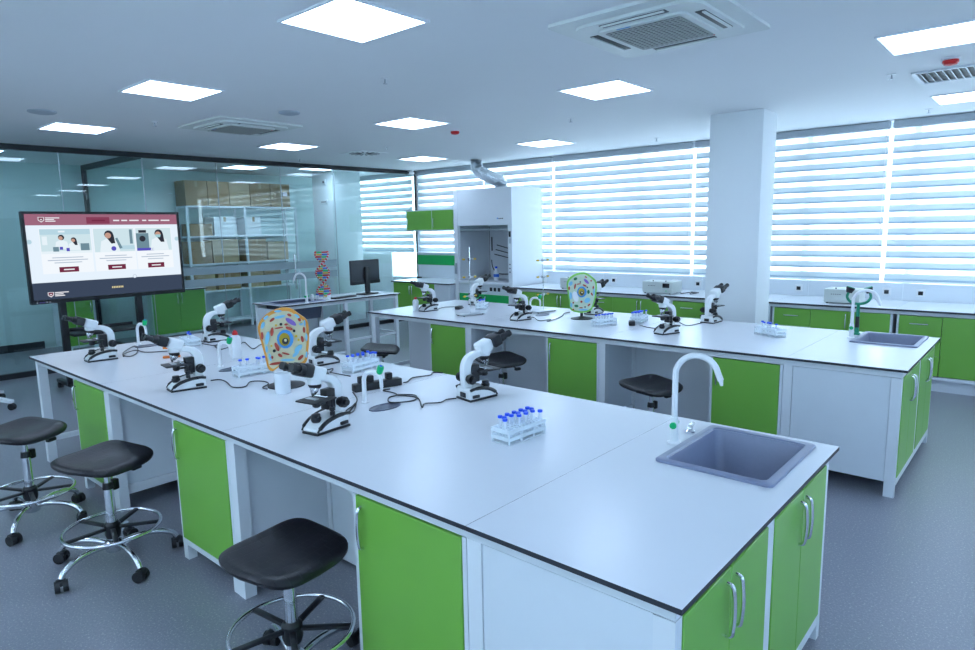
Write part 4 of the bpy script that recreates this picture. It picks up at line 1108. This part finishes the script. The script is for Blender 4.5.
mic.location = (MS[0][0], MS[0][1], T); mic.rotation_euler = (0,0,math.radians(MS[0][2])); mic['label'] = MS[0][3]
for x, y, r, l in MS[1:]: MIC.append(instance(mic, l, (x, y, T), math.radians(r)))

# ================================================================== CELL MODELS
def cell_model(x, y, rz, label, out, u0, v0, sc, rim, face, zb, hi, extra):
    """plate model: outline in picture units, face towards local -y"""
    t = thing('cell_model', label, 'model', (x, y, T), rz, 'plant and animal cell models')
    P = [tuple(p) for p in spline([((u-u0)*sc, (v0-v)*sc+zb, 0) for u, v in out+[out[0]]], 4)][:-1]
    P = [(p[0], p[1]) for p in P]
    cx = sum(p[0] for p in P)/len(P); cz = sum(p[1] for p in P)/len(P)
    MB().prism(P, -.004, .034, 'y').build('plate', rim, t)
    Q = [(cx+(a-cx)*.90, cz+(b-cz)*.91) for a, b in P]
    fc = MB().prism(Q, -.008, -.0045, 'y').build('cytoplasm', face, t)
    R1 = [(cx+(a-cx)*.985, cz+(b-cz)*.985) for a, b in P]
    def bl(name, u, v, a, b, ang, m, dy=.010, y0=-.0085, n=14):
        c, z = (u-u0)*sc, (v0-v)*sc+zb
        pts = []
        for k in range(n):
            e = 2*PI*k/n; px, pz = a*math.cos(e)*sc, b*math.sin(e)*sc; r = math.radians(-ang)
            pts.append((c+px*math.cos(r)-pz*math.sin(r), z+px*math.sin(r)+pz*math.cos(r)))
        return MB().prism(pts, y0-dy, y0, 'y').build(name, m, t)
    nu = hi
    bl('nucleus', nu[0], nu[1], nu[2], nu[2]*1.18, 0, 'nucleus_blue', .012)
    bl('nucleus_core', nu[0]-4, nu[1], nu[2]*.66, nu[2]*.84, 0, 'nucleus_yellow', .006, -.0208)
    bl('nucleolus', nu[0], nu[1]+nu[2]*.2, nu[2]*.40, nu[2]*.42, 0, 'black', .004, -.027)
    bl('nucleolus_centre', nu[0]+2, nu[1]+nu[2]*.08, nu[2]*.16, nu[2]*.18, 0, 'cell_cream', .003, -.0312)
    for (nm, u, v, a, b, ang, m) in extra: bl(nm, u, v, a, b, ang, m)
    # stand
    zl = min(p[1] for p in P)
    MB().cyl((cx, .015, .012), (cx, .015, zl+.02), .016, .014, 12).build('stem', 'black', t)
    MB().lathe([(.11, 0), (.11, .006), (.07, .012), (.02, .026)], 24, (cx, .015, 0)).build('stand_base', 'black', t)
    return t
outA = [(230,88),(290,95),(350,140),(405,195),(412,290),(402,400),(378,500),(300,515),(215,505),(165,535),(135,548),(108,520),(95,440),(75,330),(60,215),(110,140),(170,105)]
exA = []
for u, v, a, b, g in ((162,168,22,9,-35),(155,255,11,32,8),(282,140,16,9,30),(350,178,10,14,-30),(378,255,9,22,0),(362,322,10,24,-8),(182,368,12,34,-20),(275,238,26,10,25),(255,208,12,7,0),(343,458,26,11,-42),(200,432,18,10,40),(143,443,10,10,0),(86,280,9,28,0),(170,490,48,9,-5),(205,230,30,5,-8),(240,422,28,6,20)):
    exA.append(('mitochondrion', u, v, a, b, g, 'organelle_red'))
exA.append(('golgi', 290, 190, 44, 16, 38, 'purple'))
for u, v, a, b, g in ((95,205,12,26,20),(120,150,20,9,-35),(205,108,26,8,0),(335,150,22,9,40),(385,205,7,24,0),(392,310,7,30,0),(385,440,7,24,8),(120,300,14,50,12),(330,390,36,18,-45),(310,430,30,12,-40),(110,380,9,26,0),(130,440,9,30,-10),(215,150,40,10,-10),(360,210,14,10,0),(250,470,50,8,3)):
    exA.append(('reticulum', u, v, a, b, g, 'organelle_blue'))
for u, v, r in ((220,204,10),(308,258,10),(162,396,11)): exA.append(('lysosome', u, v, r, r, 0, 'black'))
for u, v, a in ((320,298,9),(336,326,8),(185,210,7),(145,358,7),(360,205,8)): exA.append(('vesicle', u, v, a, a, 0, 'yellow'))
cell_model(-2.83, .70, math.radians(57), 'orange-rimmed cell model plate standing on the near bench', outA, 243, 545, .00082, 'cell_orange', 'cell_cream', .10, (243, 315, 58), exA)
outB = [(200,95),(260,95),(330,140),(378,200),(375,330),(350,440),(320,500),(250,525),(190,525),(110,500),(90,430),(70,300),(65,190),(130,120)]
exB = []
for u, v, a, b, g in ((265,142,14,7,25),(320,182,9,9,0),(343,255,8,18,5),(328,325,8,18,-25),(150,240,9,30,10),(252,232,24,9,25),(88,260,9,20,0),(132,415,9,9,0),(215,470,20,6,0),(298,440,18,8,-40),(132,488,10,9,0),(190,215,26,5,-8),(218,405,12,12,0)):
    exB.append(('mitochondrion', u, v, a, b, g, 'organelle_red'))
for u, v, a, b, g in ((155,160,20,15,-25),(292,300,13,22,0),(165,450,22,14,10)): exB.append(('chloroplast', u, v, a, b, g, 'leaf_green'))
exB.append(('golgi', 270, 188, 36, 14, 45, 'purple'))
for u, v, a, b, g in ((105,210,18,26,30),(105,340,14,40,0),(280,390,34,26,-30),(350,300,8,40,0),(240,492,50,10,0),(110,440,12,26,0)): exB.append(('reticulum', u, v, a, b, g, 'organelle_blue'))
exB.append(('vacuole', 155, 350, 30, 58, -18, 'plastic_white'))
for u, v, r in ((205,194,8),(280,252,8),(257,462,8)): exB.append(('lysosome', u, v, r, r, 0, 'black'))
cell_model(-2.955, 4.12, math.radians(35), 'green-rimmed cell model plate on a black foot on the far bench', outB, 215, 525, .00094, 'cell_green', 'cell_pale', .062, (222, 300, 50), exB)

# ================================================================== TUBE RACKS AND TUBES
RX, RY = .105, .245     # rack footprint (width, length along local y)
def make_rack():
    t = thing('tube_rack', 'rack', 'tube rack', (0,0,0), 0, 'white plastic tube racks')
    hx, hy = RX/2, RY/2
    for z in (.0, .030, .062):
        b = MB().box(-hx, hx, -hy, -hy+.008, z, z+.004).box(-hx, hx, hy-.008, hy, z, z+.004)
        if z == 0: b.box(-hx, hx, -hy+.008, hy-.008, z, z+.004)
        else:
            for k in range(5): x = -hx+k*(RX-.006)/4; b.box(x, x+.006, -hy+.008, hy-.008, z, z+.004)
            for k in range(1, 10): y = -hy+.008+(RY-.016)*k/10; b.box(-hx, hx, y-.002, y+.002, z+.0002, z+.0038)
        if z:
            b.box(-hx-.002, -hx, -hy, hy, z-.012, z+.004); b.box(hx, hx+.002, -hy, hy, z-.012, z+.004); b.box(-hx, hx, -hy-.002, -hy, z-.012, z+.004); b.box(-hx, hx, hy, hy+.002, z-.012, z+.004)
        b.build('tier', 'rack_plastic', t, smooth=False)
    for x in (-hx, hx-.006):
        for y in (-hy, -.003-hy/3+.0, hy/3, hy-.008): MB().box(x, x+.006, y, y+.008, .0042, .0298).build('post', 'rack_plastic', t, smooth=False); MB().box(x, x+.006, y, y+.008, .0342, .0618).build('post', 'rack_plastic', t, smooth=False)
    return t
TUBE = MB().lathe([(.003, .006), (.0072, .012), (.0078, .02), (.0078, .104)], 10).build('test_tube', 'tube_plastic'); TUBE_ME = TUBE.data; bpy.data.objects.remove(TUBE)
CAP = MB().lathe([(.0108, .099), (.0114, .101), (.0114, .108), (.0095, .110)], 12).build('cap', 'blue_cap'); CAP_ME = CAP.data; bpy.data.objects.remove(CAP)
def tube(x, y, label, group):
    o = bpy.data.objects.new('test_tube', TUBE_ME); COL.objects.link(o); o.location = (x, y, T); tag(o, label, 'test tube', group)
    c = bpy.data.objects.new('cap', CAP_ME); COL.objects.link(c); c.parent = o
rack0 = make_rack(); first = [True]
def rack(x, y, rz, label, tl, cells):
    if first[0]: r = rack0; r.location = (x, y, T); r.rotation_euler = (0,0,rz); r['label'] = label; first[0] = False
    else: instance(rack0, label, (x, y, T), rz)
    pos = []
    for i, j in cells:
        lx = -RX/2+.003+(RX-.006)*(i+.5)/4; ly = -RY/2+.008+(RY-.016)*(j+.5)/10
        pos.append((x+lx*math.cos(rz)-ly*math.sin(rz), y+lx*math.sin(rz)+ly*math.cos(rz)))
    cam = scene.camera.matrix_world.inverted()
    def imx(p): c = cam @ Vector((p[0], p[1], T+.11)); return c.x/-c.z
    ords = ['leftmost', 'second', 'third', 'fourth', 'fifth', 'sixth', 'seventh', 'eighth', 'ninth', 'tenth', 'eleventh', 'twelfth', 'thirteenth', 'fourteenth']
    pos.sort(key=imx)
    for k, p in enumerate(pos):
        o = ords[0] if k == 0 else 'rightmost' if k == len(pos)-1 else ords[k]
        tube(*p, (o+' '+tl) if o.endswith('most') else o+' '+tl.replace('tube', 'tube from the left', 1), tl.replace('tube', 'tubes', 1))
rack(-1.125, .79, math.radians(-3), 'white tube rack standing alone in front on the near bench', 'blue-capped tube in the rack nearest the viewer',
     [(0,1),(0,3),(0,5),(0,7),(0,9),(1,1),(1,3),(1,5),(1,7),(1,9),(2,0),(2,4),(2,6),(2,8),(3,9)])
rack(-3.30, .74, math.radians(-6), 'white tube rack left of the orange cell model', 'blue-capped tube in the rack left of the orange cell model',
     [(1,1),(1,3),(1,6),(2,6),(1,8),(2,9)])
rack(-2.83, 1.25, math.radians(6), 'white tube rack behind the largest microscope', 'blue-capped tube in the rack behind the largest microscope',
     [(0,1),(0,3),(0,5),(0,7),(0,9),(1,2),(1,4),(1,6),(2,5),(2,8),(2,9),(3,9)])
rack(-4.78, 1.0+.0, math.radians(80), 'white tube rack behind the orange clamp on the near bench', 'blue-capped tube in the rack behind the orange clamp',
     [(1,2),(1,5),(2,8)])
rack(-2.53, 3.86, math.radians(-8), 'white tube rack right of the green-rimmed cell model', 'blue-capped tube in the rack right of the green-rimmed cell model',
     [(1,0),(1,2),(1,4),(2,4),(1,6),(2,6),(1,8),(2,8),(2,9)])
rack(-2.36, 4.22, math.radians(12), 'white tube rack on the far bench left of the rightmost microscopes', 'blue-capped tube in the rack below the grey instrument',
     [(0,0),(0,2),(0,4),(1,1),(1,3),(1,5),(2,2),(2,5),(1,7),(2,7),(3,9)])
rack(-4.36, 4.20, math.radians(30), 'white tube rack below the fume hood on the far bench', 'blue-capped tube in the rack below the fume hood',
     [(1,1),(1,3),(1,4),(2,5),(1,6),(2,7),(2,8)])
rack(-1.12, 4.13, math.radians(60), 'white tube rack at the right on the far bench before the column', 'blue-capped tube in the rack before the column',
     [(1,1),(1,4),(1,5),(2,5),(2,6),(1,7),(2,9)])

# ================================================================== SMALL THINGS ON THE BENCHES
def bottle(x, y, label, h=.20, r=.036, cap='red'):
    t = thing('wash_bottle', label, 'bottle', (x, y, T), 0, 'white plastic bottles')
    MB().lathe([(r*.92, 0), (r, .008), (r, h*.72), (r*.80, h*.80), (r*.42, h*.86)], 22).build('body', 'bottle_plastic', t)
    MB().lathe([(r*.50, h*.855), (r*.55, h*.87), (r*.50, h*.95), (r*.22, h*1.02)], 18).build('cap', cap, t)
bottle(-3.93, .955, 'white bottle with red cap on the near bench', .205, .038)
bottle(-4.89, 3.65, 'white bottle with red cap at the left of the far bench', .155, .034)
t = thing('plastic_beaker', 'frosted white beaker below the orange cell model', 'beaker', (-2.70, .585, T))
MB().lathe([(.040, 0), (.043, .004), (.045, .115), (.047, .118), (.043, .118), (.040, .008), (.001, .008)], 24, cap=False).build('body', 'bottle_plastic', t)
# orange clamp
t = thing('tube_clamp', 'bright orange plastic clamp lying beside the second microscope', 'clamp', (-4.36, .665, T), math.radians(60))
MB().rbox(-.06, .06, -.02, .02, 0, .016, .005).build('lower_jaw', 'orange', t)
MB().rbox(-.055, .065, -.02, .02, .07, .088, .005).build('upper_jaw', 'orange', t)
MB().rbox(-.012, .012, -.018, .018, .0165, .0695, .003).build('spring_post', 'orange', t)
MB().cyl((.045,0,.088), (.045,0,.10), .012, .012, 12).build('knob', 'red', t)
# clamp stands
def clamp_stand(x, y, rz, label, h):
    t = thing('clamp_stand', label, 'clamp stand', (x, y, T), rz, 'chrome clamp stands')
    MB().rbox(-.07, .07, -.15, .15, .008, .018, .004).build('base_plate', 'brushed', t)
    for a in (-.05, .05):
        for b in (-.13, .13): MB().cyl((a,b,0), (a,b,.008), .009, .009, 8).build('foot', 'black', t)
    MB().cyl((0,0,.018), (0,0,h), .005, .005, 10).build('rod', 'chrome', t)
    for z, s in ((h*.28, 1), (h*.56, 1), (h*.82, -1)):
        c = MB().tube([(-.01,-.06,z), (-.01,.07,z)], .005, 8).rbox(-.016, .012, -.014, .014, z-.014, z+.014, .003).build('clamp', 'brushed', t)
        MB().cyl((-.01,-.06,z), (-.01,-.085,z), .011, .009, 10).build('clamp_tip', 'yellow', c)
        MB().cyl((-.01,.07,z), (-.01,.095,z), .011, .009, 10).build('clamp_tip', 'yellow', c)
clamp_stand(-4.10, 3.72, math.radians(-8), 'chrome rod stand with yellow-tipped clamps in front of the fume hood', .73)
clamp_stand(-3.60, 4.36, math.radians(-8), 'chrome rod stand with yellow-tipped clamps left of the green cell model', .69)
# power strip and bricks
t = STRIP = thing('power_strip', 'black power strip with plugs on the near bench behind the tap', 'power strip', (-2.345, .99, T), math.radians(-14))
MB().rbox(-.030, .030, -.15, .15, 0, .045, .006).build('body', 'black', t)
for k, y in enumerate((-.10, -.045, .075)):
    p = MB().rbox(-.020, .020, y-.018, y+.018, .0455, .085, .006).build('plug', 'black', t)
for y in (.02, .12): MB().lathe([(.018, .0452), (.018, .047)], 16, (0, y, 0)).build('outlet', 'dark_grey', t)
def brick(x, y, rz, label):
    t = thing('power_adapter', label, 'adapter', (x, y, T), rz, 'black power adapters')
    MB().rbox(-.03, .03, -.055, .055, 0, .04, .008).build('case', 'black', t)
    MB().cyl((0,.055,.02), (0,.085,.02), .007, .005, 8).build('strain_relief', 'black', t)
brick(-2.33, 4.02, math.radians(30), 'black power adapter between the tube racks on the far bench')
brick(-4.56, 4.02, math.radians(20), 'black power adapter beside the leftmost far bench microscope')
brick(-2.80, .72+.22, math.radians(60), 'black power adapter behind the frosted beaker')
bpy.context.view_layer.update()
def cord(pts, owner):
    P = spline([(x, y, T+.0045+(.003 if i % 2 else 0)) for i, (x, y) in enumerate(pts)], 6)
    o = MB().tube(P, .0038, 6).build('power_cord', 'black', owner)
    o.matrix_parent_inverse = owner.matrix_world.inverted()
cord([(-2.255,1.01),(-2.252,.955),(-2.175,.964),(-2.105,.933),(-2.108,.877),(-2.011,.808),(-1.954,.915),(-2.001,.984),(-2.063,.992),(-2.11,.93),(-1.983,.971),(-1.812,.848),(-1.857,.912),(-1.80,.968),(-1.823,1.04),(-1.79,1.085)], MIC[5])
cord([(-2.313,1.165),(-2.30,1.187),(-2.364,1.29),(-2.318,1.393),(-2.37,1.47),(-2.30,1.490)], STRIP)
cord([(-3.345,.47),(-3.304,.51),(-3.214,.509),(-3.045,.46),(-3.01,.518),(-3.092,.60),(-3.05,.66),(-2.95,.64),(-2.90,.571),(-2.83,.56)], MIC[1])
cord([(-3.19,1.11),(-2.98,1.03),(-3.0,1.10),(-2.99,1.14),(-2.94,1.09),(-2.90,1.06),(-2.72,1.08)], MIC[4])
cord([(-1.965,.46),(-2.07,.558),(-2.123,.636),(-2.154,.686),(-2.052,.595),(-2.028,.545),(-2.08,.597),(-2.20,.73),(-2.37,.83)], MIC[2])
cord([(-4.70,.45),(-4.85,.503),(-5.10,.66),(-5.05,.68),(-4.778,.576),(-4.645,.475),(-4.781,.474),(-4.886,.602),(-4.733,.633),(-4.62,.767)], MIC[0])
cord([(-4.816,1.135),(-5.026,1.14),(-4.927,1.09),(-4.60,1.09),(-4.60,1.138),(-4.524,1.084),(-4.362,1.047),(-4.40,1.161)], MIC[3])
cord([(-4.471,1.281),(-4.489,1.327),(-4.166,1.219),(-4.28,1.36),(-4.183,1.46)], MIC[3])
cord([(-3.41,3.84),(-3.388,3.90),(-3.20,3.75),(-3.16,3.875),(-3.11,3.805),(-3.12,3.76),(-3.13,3.883),(-3.19,4.117),(-3.316,4.35),(-3.308,4.45)], MIC[8])
cord([(-2.07,4.45),(-1.885,4.236),(-1.85,4.48)], MIC[10])
cord([(-2.27,4.04),(-2.22,4.0),(-2.105,3.943),(-1.91,3.93)], MIC[9])
cord([(-4.75,3.86),(-4.80,4.0),(-4.78,4.10),(-4.70,4.13),(-4.60,4.14)], MIC[6])
